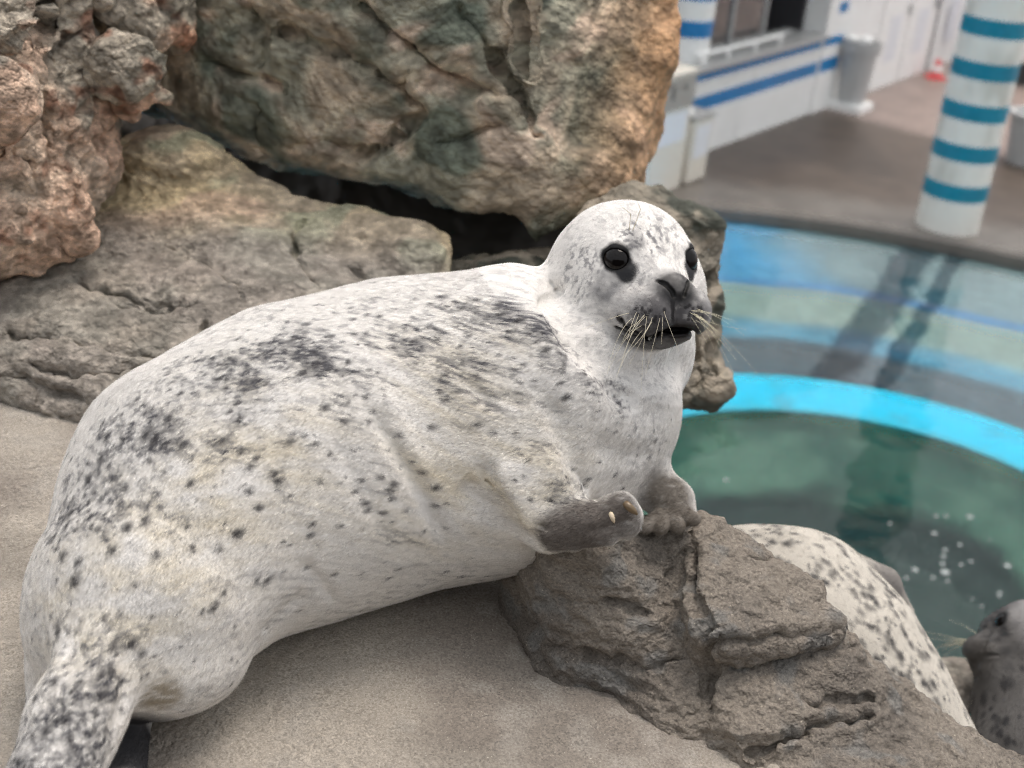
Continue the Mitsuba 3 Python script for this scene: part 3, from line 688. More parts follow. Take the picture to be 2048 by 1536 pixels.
# striped column on the pool rim
cc = np.array([3.86, 12.16])
tag('striped_column', 'tall round column with teal and white stripes standing on the pool rim', 'column')
add('striped_column__shaft', mv(lathe([(0, 0), (0.285, 0), (0.285, 6.2), (0, 6.2)], 96), cc, ZP), 'column_paint', 40)
for i in range(12):
    z = 0.31 + 0.365 * i
    if i not in (5,):
        add('striped_column__stripe', mv(prof(0.288, z, z + 0.155), cc, ZP), 'teal_paint', 40)
lm = at(1962, 30, 11.95)
tag('column_lamp', 'small grey box lamp with an amber cap fixed to the striped column', 'lamp')
add('column_lamp__box', rbox(0.20, 0.14, 0.26, 0.02).apply_translation(lm), 'grey_metal', 30)
add('column_lamp__cap', lathe([(0, 0.09), (0.05, 0.085), (0.09, 0.05), (0.105, 0), (0, 0)], 24).apply_translation(lm + [0, -0.02, 0.14]), 'lamp_amber', 40)

# ticket posts in front of the booth
def post(key, s, t, w, d, h, label, panel):
    tag(key, label, 'post', 'white ticket posts before the booth')
    add(key + '__body', wbox(s, s + w, t, t + d, 0, h, 0.03), 'cream_paint', 30)
    add(key + '__cap', wbox(s - 0.015, s + w + 0.015, t - 0.015, t + d + 0.015, h + 0.001, h + 0.035, 0.012), 'cream_paint' if panel else 'grey_metal', 30)
    if panel:
        k = add(key + '__panel', wbox(s + 0.01, s + w - 0.01, t + d + 0.001, t + d + 0.012, h - 0.30, h - 0.02, 0.004), 'machine_panel')
        add(k + '__slot', wbox(s + 0.34 * w, s + 0.34 * w + 0.035, t + d + 0.013, t + d + 0.018, h - 0.20, h - 0.07, 0.002), 'dark_plastic')
        add(k + '__slot', wbox(s + 0.66 * w, s + 0.66 * w + 0.035, t + d + 0.013, t + d + 0.018, h - 0.13, h - 0.08, 0.002), 'dark_plastic')
        add(key + '__notice', wbox(s + 0.05, s + w - 0.08, t + d + 0.001, t + d + 0.004, h - 0.62, h - 0.33, 0.001), 'paper_white')
    else:
        add(key + '__notice', wbox(s + 0.05, s + w - 0.06, t + d + 0.001, t + d + 0.004, h - 0.38, h - 0.06, 0.001), 'paper_white')
        k = add(key + '__dome', trimesh.creation.icosphere(3, 0.06).apply_translation(wp(s + 0.3 * w, t + d / 2, h + 0.03)), 'white_paint', True)


post('ticket_post', -2.24, 0.12, 0.70, 0.34, 1.11, 'taller white ticket post with a grey slotted panel', True)
post('ticket_post_001', -1.42, 0.16, 0.41, 0.30, 0.63, 'shorter white ticket post with a small dome on its grey top', False)

# grey bin against the booth
bc = wp(3.32, 0.24, 0.10)
add('booth__plinth', wbox(3.08, 3.56, 0.032, 0.46, 0.0, 0.098, 0.01), 'white_paint')
tag('trash_bin', 'tall grey plastic trash bin against the white booth wall', 'trash bin')
add('trash_bin__body', lathe([(0, 0.0), (0.16, 0.0), (0.17, 0.02), (0.215, 0.66), (0.2, 0.66), (0.15, 0.05), (0, 0.05)], 40).apply_translation(bc), 'grey_plastic', 40)
add('trash_bin__rim', lathe([(0.218, 0.60), (0.238, 0.605), (0.25, 0.72), (0.24, 0.75), (0.215, 0.73), (0.218, 0.60)], 40).apply_translation(bc), 'grey_plastic', 40)
add('trash_bin__litter', merge([rbox(0.16, 0.1, 0.06, 0.02).apply_transform(trimesh.transformations.rotation_matrix(a, (1, 1, 1))).apply_translation(bc + [dx, dy, 0.75]) for a, dx, dy in ((0.4, -0.1, 0.0), (1.3, 0.08, 0.05), (2.2, 0.0, -0.1))]), 'white_paint', 30)

# far small things
rc = at(1872, 146, 19.0); rc[2] = ZP
tag('traffic_cone', 'small red and white cone at the far end of the booth wall', 'cone')
add('traffic_cone__base', rbox(0.26, 0.26, 0.03, 0.01).apply_translation(rc + [0, 0, 0.016]), 'red_plastic', 30)
add('traffic_cone__body', lathe([(0.10, 0.031), (0.03, 0.27), (0, 0.27)], 24).apply_translation(rc), 'red_plastic', 40)
add('traffic_cone__band', lathe([(0.085, 0.11), (0.062, 0.19), (0.055, 0.19), (0.078, 0.11)], 24).apply_translation(rc + [0, 0, 0]), 'white_paint', 40)
vc = at(2075, 160, 19.5); vc[2] = ZP
tag('parked_cart', 'violet and white cart parked far behind the striped column', 'cart')
add('parked_cart__body', rbox(1.1, 0.8, 0.42, 0.08).apply_translation(vc + [0, 0, 0.52]), 'white_paint', 30)
add('parked_cart__panel', rbox(1.0, 0.74, 0.6, 0.05).apply_translation(vc + [0, 0, 1.04]), 'violet_paint', 30)
add('parked_cart__badge', rbox(0.3, 0.02, 0.22, 0.008).apply_translation(vc + [-0.3, -0.385, 1.05]), 'red_plastic')
for dx in (-0.36, 0.36):
    for dy in (-0.3, 0.3):
        add('parked_cart__wheel', trimesh.creation.cylinder(0.16, 0.1, sections=24).apply_transform(trimesh.transformations.rotation_matrix(np.pi / 2, (1, 0, 0))).apply_translation(vc + [dx, dy, 0.16]), 'dark_plastic', 40)
gc = at(2062, 300, 15.0); gc[2] = ZP
tag('planter', 'grey planter tub at the right edge behind the striped column', 'planter')
add('planter__tub', lathe([(0, 0), (0.24, 0), (0.3, 0.5), (0.33, 0.52), (0.33, 0.56), (0.28, 0.56), (0.26, 0.48), (0, 0.48)], 32).apply_translation(gc), 'grey_plastic', 40)


# unseen wall added behind the camera to darken reflections in the seals' eyes
tag('added_dark_wall', 'dark wall added out of view to darken the reflections in the seals eyes', 'wall')
add('added_dark_wall__wall', rbox(8.0, 0.15, 4.4, 0.02).apply_translation((0, -2.4, -0.3)), 'added_wall_dark')
add('added_dark_wall__coping', rbox(8.1, 0.28, 0.10, 0.02).apply_translation((0, -2.4, 1.96)), 'white_paint')
# ---------------------------------------------------------------- seals
TOCAM = -FWD


def head_frame(az, el, roll):
    """rows: lateral (image right), forward, up; az to image right from facing the camera, el up, roll clockwise (radians)"""
    fw = TOCAM * math.cos(el) * math.cos(az) + RIGHT * math.cos(el) * math.sin(az) + UP * math.sin(el)
    la = norm(np.cross(UP, fw)); up = np.cross(fw, la)
    la, up = la * math.cos(roll) - up * math.sin(roll), up * math.cos(roll) + la * math.sin(roll)
    return np.array([la, fw, up])


class Head:
    def __init__(self, f, c, R, s=1.0, mouth=True):
        self.c, self.R, self.s = np.asarray(c), R, s
        W = self.w
        f.ell(c, R, np.array((0.103, 0.112, 0.104)) * s, 0.03 * s)
        f.cone(W(0, 0.055, -0.004), W(0, 0.132, -0.033), 0.068 * s, 0.033 * s, 0.026 * s)
        for x in (-1, 1):
            f.ell(W(0.046 * x, 0.035, -0.034), R, np.array((0.056, 0.062, 0.056)) * s, 0.03 * s)
            f.cone(W(0.037 * x, 0.100, -0.050), W(0.0275 * x, 0.136, -0.0565), 0.032 * s, 0.0335 * s, 0.009 * s)
            f.ell(W(0.040 * x, 0.085, 0.030), R, np.array((0.022, 0.020, 0.012)) * s, 0.02 * s)
        f.cone(W(0, 0.0, -0.055), W(0, 0.112, -0.079), 0.062 * s, 0.0205 * s, 0.018 * s)
        f.ell(W(0, 0.104, -0.0800), R, np.array((0.047, 0.046, 0.0225)) * s, 0.012 * s)
        f.ell(W(0, 0.150, -0.030), R, np.array((0.026, 0.014, 0.0165)) * s, 0.016 * s)
        for x in (-1, 1):
            f.ell(W(0.0485 * x, 0.0885, 0.0155), R, np.array((0.0200, 0.0200, 0.0188)) * s, 0.0035 * s, 's')
            f.groove([W(0.0215 * x, 0.150, -0.016), W(0.015 * x, 0.160, -0.021), W(0.0085 * x, 0.164, -0.030), W(0.0065 * x, 0.166, -0.038)], 0.0085 * s, 0.0030 * s)
            f.groove([W(0.0, 0.166, -0.074), W(0.020 * x, 0.160, -0.084), W(0.038 * x, 0.132, -0.084), W(0.048 * x, 0.108, -0.076), W(0.055 * x, 0.086, -0.066)], 0.014 * s, 0.0045 * s)
        f.groove([W(0, 0.168, -0.034), W(0, 0.168, -0.052), W(0, 0.165, -0.080)], 0.009 * s, 0.0032 * s)
        if mouth:
            f.ell(W(0.006, 0.153, -0.0800), R, np.array((0.023, 0.030, 0.0052)) * s, 0.005 * s, 's')

    def w(self, x, y, z):
        return self.c + self.s * (np.array([x, y, z]) @ self.R)

    def local(self, V):
        return (V - self.c) @ self.R.T / self.s

    def eyes(self, key, n=2):
        for x in (-1, 1)[:n]:
            m = trimesh.creation.icosphere(4, 0.0204 * self.s); m.apply_translation(self.w(0.0484 * x, 0.0878, 0.0153))
            add(key + '__eye', m, 'eye_gloss', True)

    def whiskers(self, key, seed, n=22, length=0.09, rad=0.00075):
        rng = np.random.default_rng(seed)
        for x in (-1, 1):
            for i in range(n):
                u, v = rng.random(2)
                a = np.array([x * (0.040 + 0.024 * u), 0.155 - 0.040 * u, -0.042 - 0.032 * v])
                d = norm(np.array([x * (0.75 + 0.5 * u), 0.15 - 0.55 * u, -0.35 - 0.9 * v]))
                L = length * (0.5 + 0.6 * rng.random()); t = np.linspace(0, 1, 9)[:, None]
                p = a + d * L * t + np.array([0, -0.25, -0.45]) * L * t ** 2 + np.array([0, 0, 0.25]) * L * t ** 3 * rng.random() + 0.012 * t ** 2 * rng.normal(size=3)
                add(key + '__whisker', tube([self.w(*q) for q in p], rad * self.s * np.linspace(1.0, 0.35, 9), 5), 'whisker_horn', True)


def refine(field, V, F, pick, n=1):
    """split the faces whose corners are all picked and put the new vertices on the field's surface"""
    for _ in range(n):
        m = pick(V); ff = m[F].all(1)
        e = np.sort(F[ff][:, [0, 1, 1, 2, 2, 0]].reshape(-1, 2), 1); u, inv = np.unique(e, axis=0, return_inverse=True)
        inv = inv.reshape(-1, 3) + len(V); a, b, c = F[ff].T; x, y, z = inv.T
        V = np.vstack([V, V[u].mean(1)])
        F = np.vstack([F[~ff], np.stack([a, x, z], 1), np.stack([x, b, y], 1), np.stack([z, y, c], 1), np.stack([x, y, z], 1)])
        i = np.flatnonzero(pick(V, 0.004))
        for _k in range(3):
            p = V[i]; d = field(p); g = np.stack([field(p + 0.0006 * ax) - field(p - 0.0006 * ax) for ax in np.eye(3)], 1) / 0.0012
            V[i] = p - np.clip(d / np.maximum((g ** 2).sum(1), 0.3), -0.0012, 0.0012)[:, None] * g
    return V, F


class Spine:
    def __init__(self, P, r, step=0.02):
        P, r = np.asarray(P, float), np.asarray(r, float)
        L = np.r_[0, np.cumsum(np.linalg.norm(np.diff(P, axis=0), axis=1))]
        s = np.arange(0, L[-1], step)
        self.s, self.p = s, np.stack([np.interp(s, L, P[:, i]) for i in range(3)], 1)
        k = np.ones(7) / 7
        self.p = np.stack([np.convolve(np.pad(self.p[:, i], 3, 'edge'), k, 'valid') for i in range(3)], 1)
        self.r = np.interp(s, L, r); t = np.gradient(self.p, axis=0); self.t = t / np.linalg.norm(t, axis=1, keepdims=True)

    def __call__(self, V):
        """arc length, tangent and offset of each vertex in the spine's smooth frame"""
        S, Tt, O = np.zeros(len(V)), np.zeros((len(V), 3)), np.zeros((len(V), 3))
        for i in range(0, len(V), 40000):
            v = V[i:i + 40000]
            d = np.linalg.norm(v[:, None] - self.p[None], axis=2) - self.r
            w = np.exp(-(d - d.min(1, keepdims=True)) / 0.02); w /= w.sum(1, keepdims=True)
            S[i:i + 40000] = w @ self.s; Tt[i:i + 40000] = w @ self.t; O[i:i + 40000] = v - w @ self.p
        Tt /= np.linalg.norm(Tt, axis=1, keepdims=True)
        return S, Tt, O


def fur_noise(S, O, sc, st, seed=0, oc=3):
    return meshkit.fbm(np.stack([O[:, 0] / sc, O[:, 1] / sc + 0.6 * S / sc / st, O[:, 2] / sc + S / sc / st], -1), oc, seed)


def fur(key, V, F, N, C, Tt, n, length, width, seed, keep=None, lift=0.16):
    """short hairs, one slim triangle each, lying back along the body"""
    rng = np.random.default_rng(seed)
    a = np.linalg.norm(np.cross(V[F[:, 1]] - V[F[:, 0]], V[F[:, 2]] - V[F[:, 0]]), axis=1)
    if keep is not None:
        a = a * keep[F].mean(1)
    f = rng.choice(len(F), n, p=a / a.sum()); b = rng.dirichlet((1, 1, 1), n)
    P = (V[F[f]] * b[..., None]).sum(1); nn = (N[F[f]] * b[..., None]).sum(1); tt = (Tt[F[f]] * b[..., None]).sum(1); cc = C[F[f, 0]]
    nn /= np.linalg.norm(nn, axis=1, keepdims=True)
    d = -tt; d = d - nn * (d * nn).sum(1, keepdims=True) + 0.22 * rng.normal(size=(n, 3)); d -= nn * (d * nn).sum(1, keepdims=True); d /= np.linalg.norm(d, axis=1, keepdims=True)
    b_ = np.cross(d, nn); L = length * (0.55 + 0.9 * rng.random(n))[:, None] * (keep[F[f, 0]][:, None] if keep is not None else 1); w = width * (0.6 + 0.8 * rng.random(n))[:, None]
    lf = lift * (0.5 + 1.0 * rng.random(n))[:, None]
    tip = P + d * L + nn * L * lf
    VV = np.stack([P - b_ * w / 2 - nn * 0.0004, P + b_ * w / 2 - nn * 0.0004, tip], 1).reshape(-1, 3)
    g = np.cross(VV[1::3] - VV[0::3], VV[2::3] - VV[0::3]); FF = np.arange(3 * n).reshape(-1, 3)
    bad = (g * nn).sum(1) < 0; FF[bad] = FF[bad][:, ::-1]
    sn = nn + 0.55 * rng.normal(size=(n, 1)) * b_ + (0.15 + 0.45 * rng.normal(size=(n, 1))) * d; sn /= np.linalg.norm(sn, axis=1, keepdims=True)
    k = (0.70 + 0.55 * rng.random(n))[:, None]
    add(key + '__fur', (VV, FF), 'seal_fur', color=np.clip(np.repeat(cc * k, 3, 0), 0, 0.92), normals=np.repeat(sn, 3, 0), kind='stuff')


# ---- the white seal on the slab
f = Field()
body = [(300, 1185, 237, 1.675), (430, 1000, 285, 1.800), (605, 925, 305, 1.875), (800, 870, 298, 1.950), (985, 845, 288, 1.950), (1060, 815, 266, 1.945), (1130, 808, 226, 1.925)]
sp = [at(a, b, d) for a, b, r, d in body]; sr = [px(r, d) for a, b, r, d in body]
for i in range(len(sp) - 1):
    f.cone(sp[i], sp[i + 1], sr[i], sr[i + 1], 0.05)
# neck and head
nk = [(1150, 790, 205, 1.965), (1230, 690, 154, 2.015), (1236, 590, 142, 1.945)]
for a, b in zip(nk[:-1], nk[1:]):
    f.cone(at(*a[:2], a[3]), at(*b[:2], b[3]), px(a[2], a[3]), px(b[2], b[3]), 0.022)
HR = head_frame(math.radians(21), math.radians(-2), math.radians(-2))
hd = Head(f, at(1245, 548, 1.90), HR)
# rump, hind limbs
f.cone(at(215, 1270, 1.66), at(130, 1330, 1.72), px(150, 1.66), px(66, 1.72), 0.05)
f.cone(at(130, 1320, 1.70), at(85, 1450, 1.66), px(66, 1.7), px(38, 1.66), 0.03)
f.cone(at(235, 1270, 1.58), at(150, 1440, 1.49), px(100, 1.58), px(86, 1.49), 0.03)
f.cone(at(150, 1440, 1.49), at(75, 1640, 1.40), px(86, 1.49), px(100, 1.40), 0.03)
f.cone(at(250, 1430, 1.66), at(258, 1475, 1.63), px(20, 1.66), px(32, 1.63), 0.006)
f.cone(at(258, 1475, 1.63), at(245, 1640, 1.52), px(32, 1.63), px(44, 1.52), 0.01)
f.cone(at(290, 1445, 1.655), at(262, 1640, 1.53), px(12, 1.655), px(22, 1.53), 0.004)
f.ell(at(340, 1330, 1.64), np.array([RIGHT, FWD, UP]), (0.085, 0.085, 0.058), 0.03)
# near fore flipper: upper arm, wrist, paw with five digits
f.cone(at(1045, 860, 1.84), at(1070, 960, 1.79), px(95, 1.84), px(84, 1.79), 0.05)
f.cone(at(1070, 960, 1.79), at(1090, 1050, 1.765), px(86, 1.79), px(52, 1.765), 0.03)
f.cone(at(1098, 1054, 1.762), at(1170, 1046, 1.748), px(48, 1.762), px(47, 1.748), 0.02)
for (x0, y0), (x1, y1), r0, r1 in (((1165, 1030), (1243, 1012), 30, 31), ((1165, 1040), (1258, 1032), 30, 30), ((1165, 1052), (1254, 1052), 30, 27), ((1150, 1062), (1215, 1070), 30, 24), ((1105, 1070), (1148, 1084), 30, 20)):
    f.cone(at(x0, y0, 1.748), at(x1, y1, 1.744), px(r0, 1.748), px(r1, 1.744), 0.008)
# far fore flipper
f.cone(at(1285, 950, 1.90), at(1342, 1002, 1.875), px(52, 1.9), px(45, 1.875), 0.02)
f.cone(at(1342, 1002, 1.875), at(1356, 1026, 1.862), px(45, 1.875), px(37, 1.862), 0.01)
for (x1, y1), r1 in (((1290, 1054), 15), ((1322, 1055), 15), ((1356, 1052), 15), ((1388, 1038), 14)):
    f.cone(at(1342, 1022, 1.862), at(x1, y1, 1.834), px(24, 1.862), px(r1, 1.834), 0.005)
lo = np.min([o[1] for o in f.ops], 0); hi = np.max([o[2] for o in f.ops], 0)
rough = surface(f, lo, hi, 0.008, 6)[0]
for line, amp, w in (
        ([(1092, 560), (1105, 612), (1142, 672), (1195, 735), (1245, 785), (1290, 805)], 0.024, 0.012), ([(1165, 668), (1200, 706), (1250, 738), (1310, 750), (1372, 732)], 0.019, 0.019), ([(1160, 640), (1200, 678), (1255, 708), (1315, 718), (1380, 700)], -0.005, 0.018), ([(1215, 790), (1290, 830), (1345, 820)], 0.006, 0.016),
        ([(730, 800), (780, 880), (830, 970), (872, 1040), (890, 1080)], 0.009, 0.010), ([(765, 780), (815, 870), (865, 960)], -0.005, 0.012), ([(930, 960), (965, 1015), (1020, 1070), (1090, 1100)], 0.022, 0.016), ([(960, 920), (990, 985), (1040, 1060)], 0.010, 0.011),
        ([(1095, 790), (1130, 860), (1165, 950), (1190, 985)], 0.014, 0.014), ([(1190, 880), (1250, 915), (1320, 905)], 0.007, 0.016), ([(890, 700), (940, 760), (1000, 830)], 0.005, 0.010), ([(660, 860), (730, 980), (790, 1080)], 0.004, 0.014), ([(985, 790), (1060, 800), (1090, 770)], 0.004, 0.010),
        ([(260, 1300), (258, 1400), (225, 1470)], 0.012, 0.009), ([(150, 1270), (125, 1350), (95, 1430)], 0.016, 0.011), ([(620, 1190), (560, 1240), (530, 1275)], 0.008, 0.012), ([(600, 1130), (640, 1170), (680, 1215)], 0.005, 0.010),
        ([(1175, 1062), (1215, 1058), (1270, 1040)], 0.004, 0.006)):
    f.groove(trace(rough, line), amp, w)
fold = crackline([(1086, 548), (1096, 590), (1112, 630), (1150, 690), (1200, 745), (1240, 780), (1275, 798)], 3, 16, 1.0)
fp = trace(rough, fold)
f.crack(fp, 0.024, 0.0055, 1, 0.014)
f.groove(trace(rough, [(x - 20, y + 20) for x, y in fold[::2]]), -0.009, 0.036); f.groove(trace(rough, [(x + 18, y - 12) for x, y in fold[:-5:2]]), 0.014, 0.030)
fold2 = crackline([(958, 945), (985, 1000), (1020, 1050), (1062, 1086)], 4, 16, 1.0)
f.crack(trace(rough, fold2), 0.026, 0.006, 2, 0.012)
f.groove(trace(rough, [(x + 30, y - 20) for x, y in fold2[::2]]), -0.008, 0.02)
f.crack(trace(rough, crackline([(1118, 850), (1140, 905), (1168, 960), (1192, 992)], 5, 16, 1.0)), 0.008, 0.003, 3, 0.010)
f.deep = 0.045
mouth = trace(rough, crackline([(1234, 636), (1250, 652), (1275, 668), (1305, 674), (1335, 664), (1352, 655)], 6, 8, 0.5), 6)
f.crack(mouth, 0.016, 0.0034, 7, 0.003)
V, F = surface(f, lo, hi, 0.0028 * Q)
V, F = refine(f, V, F, lambda v, m=0.0: (hd.local(v)[:, 1] > 0.035 + m) & (np.linalg.norm(hd.local(v), axis=1) < 0.20 - m))
HSP = [at(60, 1640, 1.45), at(180, 1400, 1.58)] + sp + [at(1200, 690, 1.91), at(1235, 590, 1.9), hd.w(0, 0.01, 0), hd.w(0, 0.10, -0.025), hd.w(0, 0.17, -0.035)]
spine = Spine(HSP, [0.06, 0.08] + sr + [0.12, 0.105, 0.105, 0.06, 0.03])
S, Tt, O = spine(V)
N = vnormals(V, F)
V = V + N * (0.0012 * (fur_noise(S, O, 0.012, 3.0, 3) - 0.5) + 0.003 * (meshkit.fbm(V / 0.06, 2, 4) - 0.5))[:, None]
N = vnormals(V, F)
L = hd.local(V)
nearhead = np.linalg.norm(L, axis=1) < 0.2

# pigment of the coat: pale ground, cream flank, grey saddle, black spots, dark muzzle
rng = np.random.default_rng(77)
ct = lambda x, g=2.6: np.clip((x - 0.5) * g + 0.5, 0, 1)
n1 = ct(fur_noise(S, O, 0.030, 1.6, 11)); n2 = ct(fur_noise(S, O, 0.0075, 1.8, 12)); n3 = ct(fur_noise(S, O, 0.0026, 2.4, 13, 2)); n4 = meshkit.fbm(V / 0.09, 3, 15)
saddle = [(436, 752, 60, 1), (505, 745, 60, 1), (573, 694, 60, 1), (641, 711, 48, 1.1), (368, 755, 45, .8), (300, 865, 52, 1.15), (251, 882, 50, 1.1), (224, 848, 40, .9), (162, 950, 45, .9), (186, 1005, 50, 1), (128, 1025, 40, .9), (265, 985, 40, .7), (463, 813, 40, .8), (453, 882, 35, .6),
          (854, 656, 48, .8), (922, 625, 45, .8), (1007, 618, 42, .9), (940, 731, 52, 1), (966, 750, 36, .8), (984, 677, 38, .7), (830, 690, 42, .7), (1100, 650, 30, 1), (1138, 702, 30, 1.1), (1185, 752, 28, 1.1), (1235, 796, 24, 1), (705, 745, 55, .6), (980, 796, 40, .5), (1010, 720, 60, .5), (1100, 740, 60, .45), (760, 640, 60, .5),
          (200, 1330, 40, .7), (165, 1420, 70, 1), (110, 1500, 80, 1.1), (230, 1290, 40, .7), (110, 1290, 45, .8), (120, 1370, 40, .8), (240, 1380, 40, .8), (330, 1000, 60, .35), (760, 960, 50, .35), (800, 1090, 60, .3), (560, 980, 45, .3), (1080, 900, 50, .35), (1140, 990, 40, .5)]
D = np.zeros(len(V))
for (x, y, r, a), c in zip(saddle, trace(V, saddle)):
    D = np.maximum(D, a * np.exp(-(np.linalg.norm(V - c, axis=1) / px(1.65 * r, 1.85)) ** 2))
hidden = (V @ RIGHT > 0.0) | (V[:, 1] > 2.02)
back = np.clip((V[:, 1] - 1.95) / 0.06, 0, 1) * np.clip((0.18 - V[:, 0]) / 0.1, 0, 1)
D = np.maximum(D, 0.8 * back * n4)
dark = np.clip((0.70 * D + 0.40 * (n1 - 0.5) + 0.62 * (n2 - 0.5) + 0.60 * (n3 - 0.5) - 0.27) / 0.78, 0, 1) * np.clip(D * 4, 0, 1)
dark = np.maximum(dark, 0.42 * np.clip((0.5 * n2 + 0.5 * n3 - 0.48) / 0.35, 0, 1) * np.clip((n4 - 0.38) * 5, 0, 1))
z3 = [(1100, 390, 5), (1160, 445, 7), (1015, 535, 5), (1070, 625, 5), (1245, 640, 6), (650, 695, 6), (580, 740, 7), (820, 795, 5), (770, 885, 7), (515, 915, 8), (300, 990, 6), (140, 880, 6), (450, 1200, 6), (210, 1215, 6), (280, 1270, 9), (520, 1300, 8), (280, 1340, 6), (130, 1410, 7), (100, 1360, 5), (215, 1440, 6), (1050, 1095, 5), (980, 1220, 5), (1085, 1340, 5), (1215, 1340, 5), (1410, 1240, 5), (1175, 1115, 4), (1485, 1135, 4), (990, 270, 9), (660, 200, 7), (370, 1150, 5), (55, 1300, 6), (95, 1240, 5), (520, 1400, 6), (985, 930, 5), (1280, 770, 8), (745, 150, 6), (880, 240, 7), (530, 130, 6), (1690, 940, 4), (1810, 700, 4), (1780, 1100, 5), (1580, 1210, 4)]
z2 = [(1450, 1190, 9), (1480, 1222, 8), (1310, 1290, 7), (1360, 1380, 7), (690, 1430, 8), (570, 1480, 8), (960, 1220, 8), (1350, 1090, 7), (1315, 1135, 7), (1690, 1015, 7), (1540, 985, 8), (1730, 1240, 6), (1970, 1240, 5), (1860, 870, 7), (1750, 790, 8), (815, 835, 6), (1170, 800, 6), (1235, 850, 7), (880, 1010, 11), (1135, 980, 10), (210, 1420, 11), (400, 1080, 9), (1250, 1045, 6), (1990, 1370, 8), (720, 970, 12), (670, 940, 12), (1700, 540, 10), (1610, 580, 9), (1100, 610, 8), (550, 1250, 6), (320, 1200, 9), (440, 950, 8), (950, 1480, 5), (1680, 1500, 6)]
z6 = [(420, 440, 11), (400, 460, 9), (430, 340, 9), (840, 90, 9), (720, 130, 9), (640, 270, 9), (350, 300, 9), (1400, 200, 10), (1380, 185, 8), (1120, 250, 7), (1280, 295, 6), (1250, 620, 9), (1565, 465, 8), (1780, 400, 6), (700, 640, 6), (590, 650, 6), (660, 820, 11), (780, 830, 10), (840, 885, 8), (600, 970, 11), (660, 970, 11), (370, 120, 10), (910, 290, 7), (310, 740, 10), (1500, 30, 6), (1810, 210, 7), (1930, 450, 5), (1500, 470, 6), (320, 1030, 10), (250, 1300, 11), (480, 1020, 7), (600, 1100, 9), (380, 1230, 9), (1310, 530, 5), (1740, 650, 4)]
sp_px = [(700 + x * .342, 540 + y * .342, r) for x, y, r in z3] + [(60 + x * .342, 540 + y * .342, r) for x, y, r in z2] + [(x * .349, 1000 + y * .349, r) for x, y, r in z6]
sc = trace(V, sp_px); sr_ = np.array([px(p[2], 1.85) * 0.80 for p in sp_px])
w_ = 0.25 + 2.2 * np.clip(D, 0, 1) + 0.8 * n4; m = rng.choice(len(V), 1500, p=w_ / w_.sum()); sc = np.vstack([sc, V[m]]); sr_ = np.r_[sr_, 0.0009 + 0.0018 * rng.random(1500) ** 2 + 0.0012 * np.clip(D[m], 0, 1)]
tree = cKDTree(V)
Vw = V + 0.0032 * np.stack([fur_noise(S, O, 0.006, 1.5, 60 + j, 2) - 0.5 for j in range(3)], -1) * 2
spot = np.zeros(len(V))
for c, r in zip(sc, sr_):
    i = np.array(tree.query_ball_point(c, r * 4.5)); d = Vw[i] - c; q = (d * Tt[i]).sum(1)
    e = np.sqrt(np.maximum((d ** 2).sum(1) - q ** 2, 0) + (q / 1.7) ** 2) / r
    spot[i] = np.maximum(spot[i], np.clip(1.25 - 0.75 * e, 0, 1) ** 1.2)
spot *= ~nearhead
base = np.array((0.79, 0.772, 0.745)) * (0.86 + 0.28 * n4[:, None]) * (0.88 + 0.2 * n3[:, None])
cream = trace(V, [(430, 990), (560, 930), (330, 1080), (230, 1200), (520, 870), (940, 780), (1020, 960), (900, 990)])
cm = np.zeros(len(V))
for c in cream:
    cm = np.maximum(cm, np.exp(-(np.linalg.norm(V - c, axis=1) / 0.10) ** 2))
base = base * (1 - (0.8 * cm * n1)[:, None] * np.array((0.02, 0.09, 0.25)))
col = base * (1 - dark[:, None]) + np.array((0.085, 0.085, 0.095)) * dark[:, None]
col = col * (1 - 0.92 * spot[:, None]) + np.array((0.028, 0.027, 0.032)) * 0.92 * spot[:, None]
# limbs: grey brown flippers
def paint(c, r, colr, a, nz=n2):
    global col
    d = np.linalg.norm(V - c, axis=1)
    w = np.clip((1 - d / r) * 2.2, 0, 1) * a * np.clip(0.35 + 1.3 * nz, 0, 1)
    col = col * (1 - w[:, None]) + np.array(colr) * w[:, None]
for x, y, r, a in ((1110, 1060, 0.034, .75), (1140, 1060, 0.040, .9), (1175, 1050, 0.042, .95), (1215, 1048, 0.040, .95), (1238, 1010, 0.030, .9), (1250, 1050, 0.028, .75), (1115, 1088, 0.035, .9), (1160, 1085, 0.03, .8), (1200, 1080, 0.032, .8)):
    paint(trace(V, [(x, y)])[0], r, (0.115, 0.10, 0.09), a, 0.12 + 0.75 * n2 + 0.35 * n3)
for x, y, r in ((1330, 985, 0.045), (1350, 1035, 0.04), (1300, 1040, 0.035), (1378, 1040, 0.03)):
    paint(trace(V, [(x, y)])[0], r, (0.17, 0.148, 0.125), 0.95, 0.25 + 0.6 * n2 + 0.2 * n3)
paint(at(258, 1500, 1.60), 0.07, (0.045, 0.045, 0.05), 1.0, n2 * 0 + 1)
paint(trace(V, [(330, 1400)])[0], 0.03, (0.25, 0.19, 0.10), 0.7)
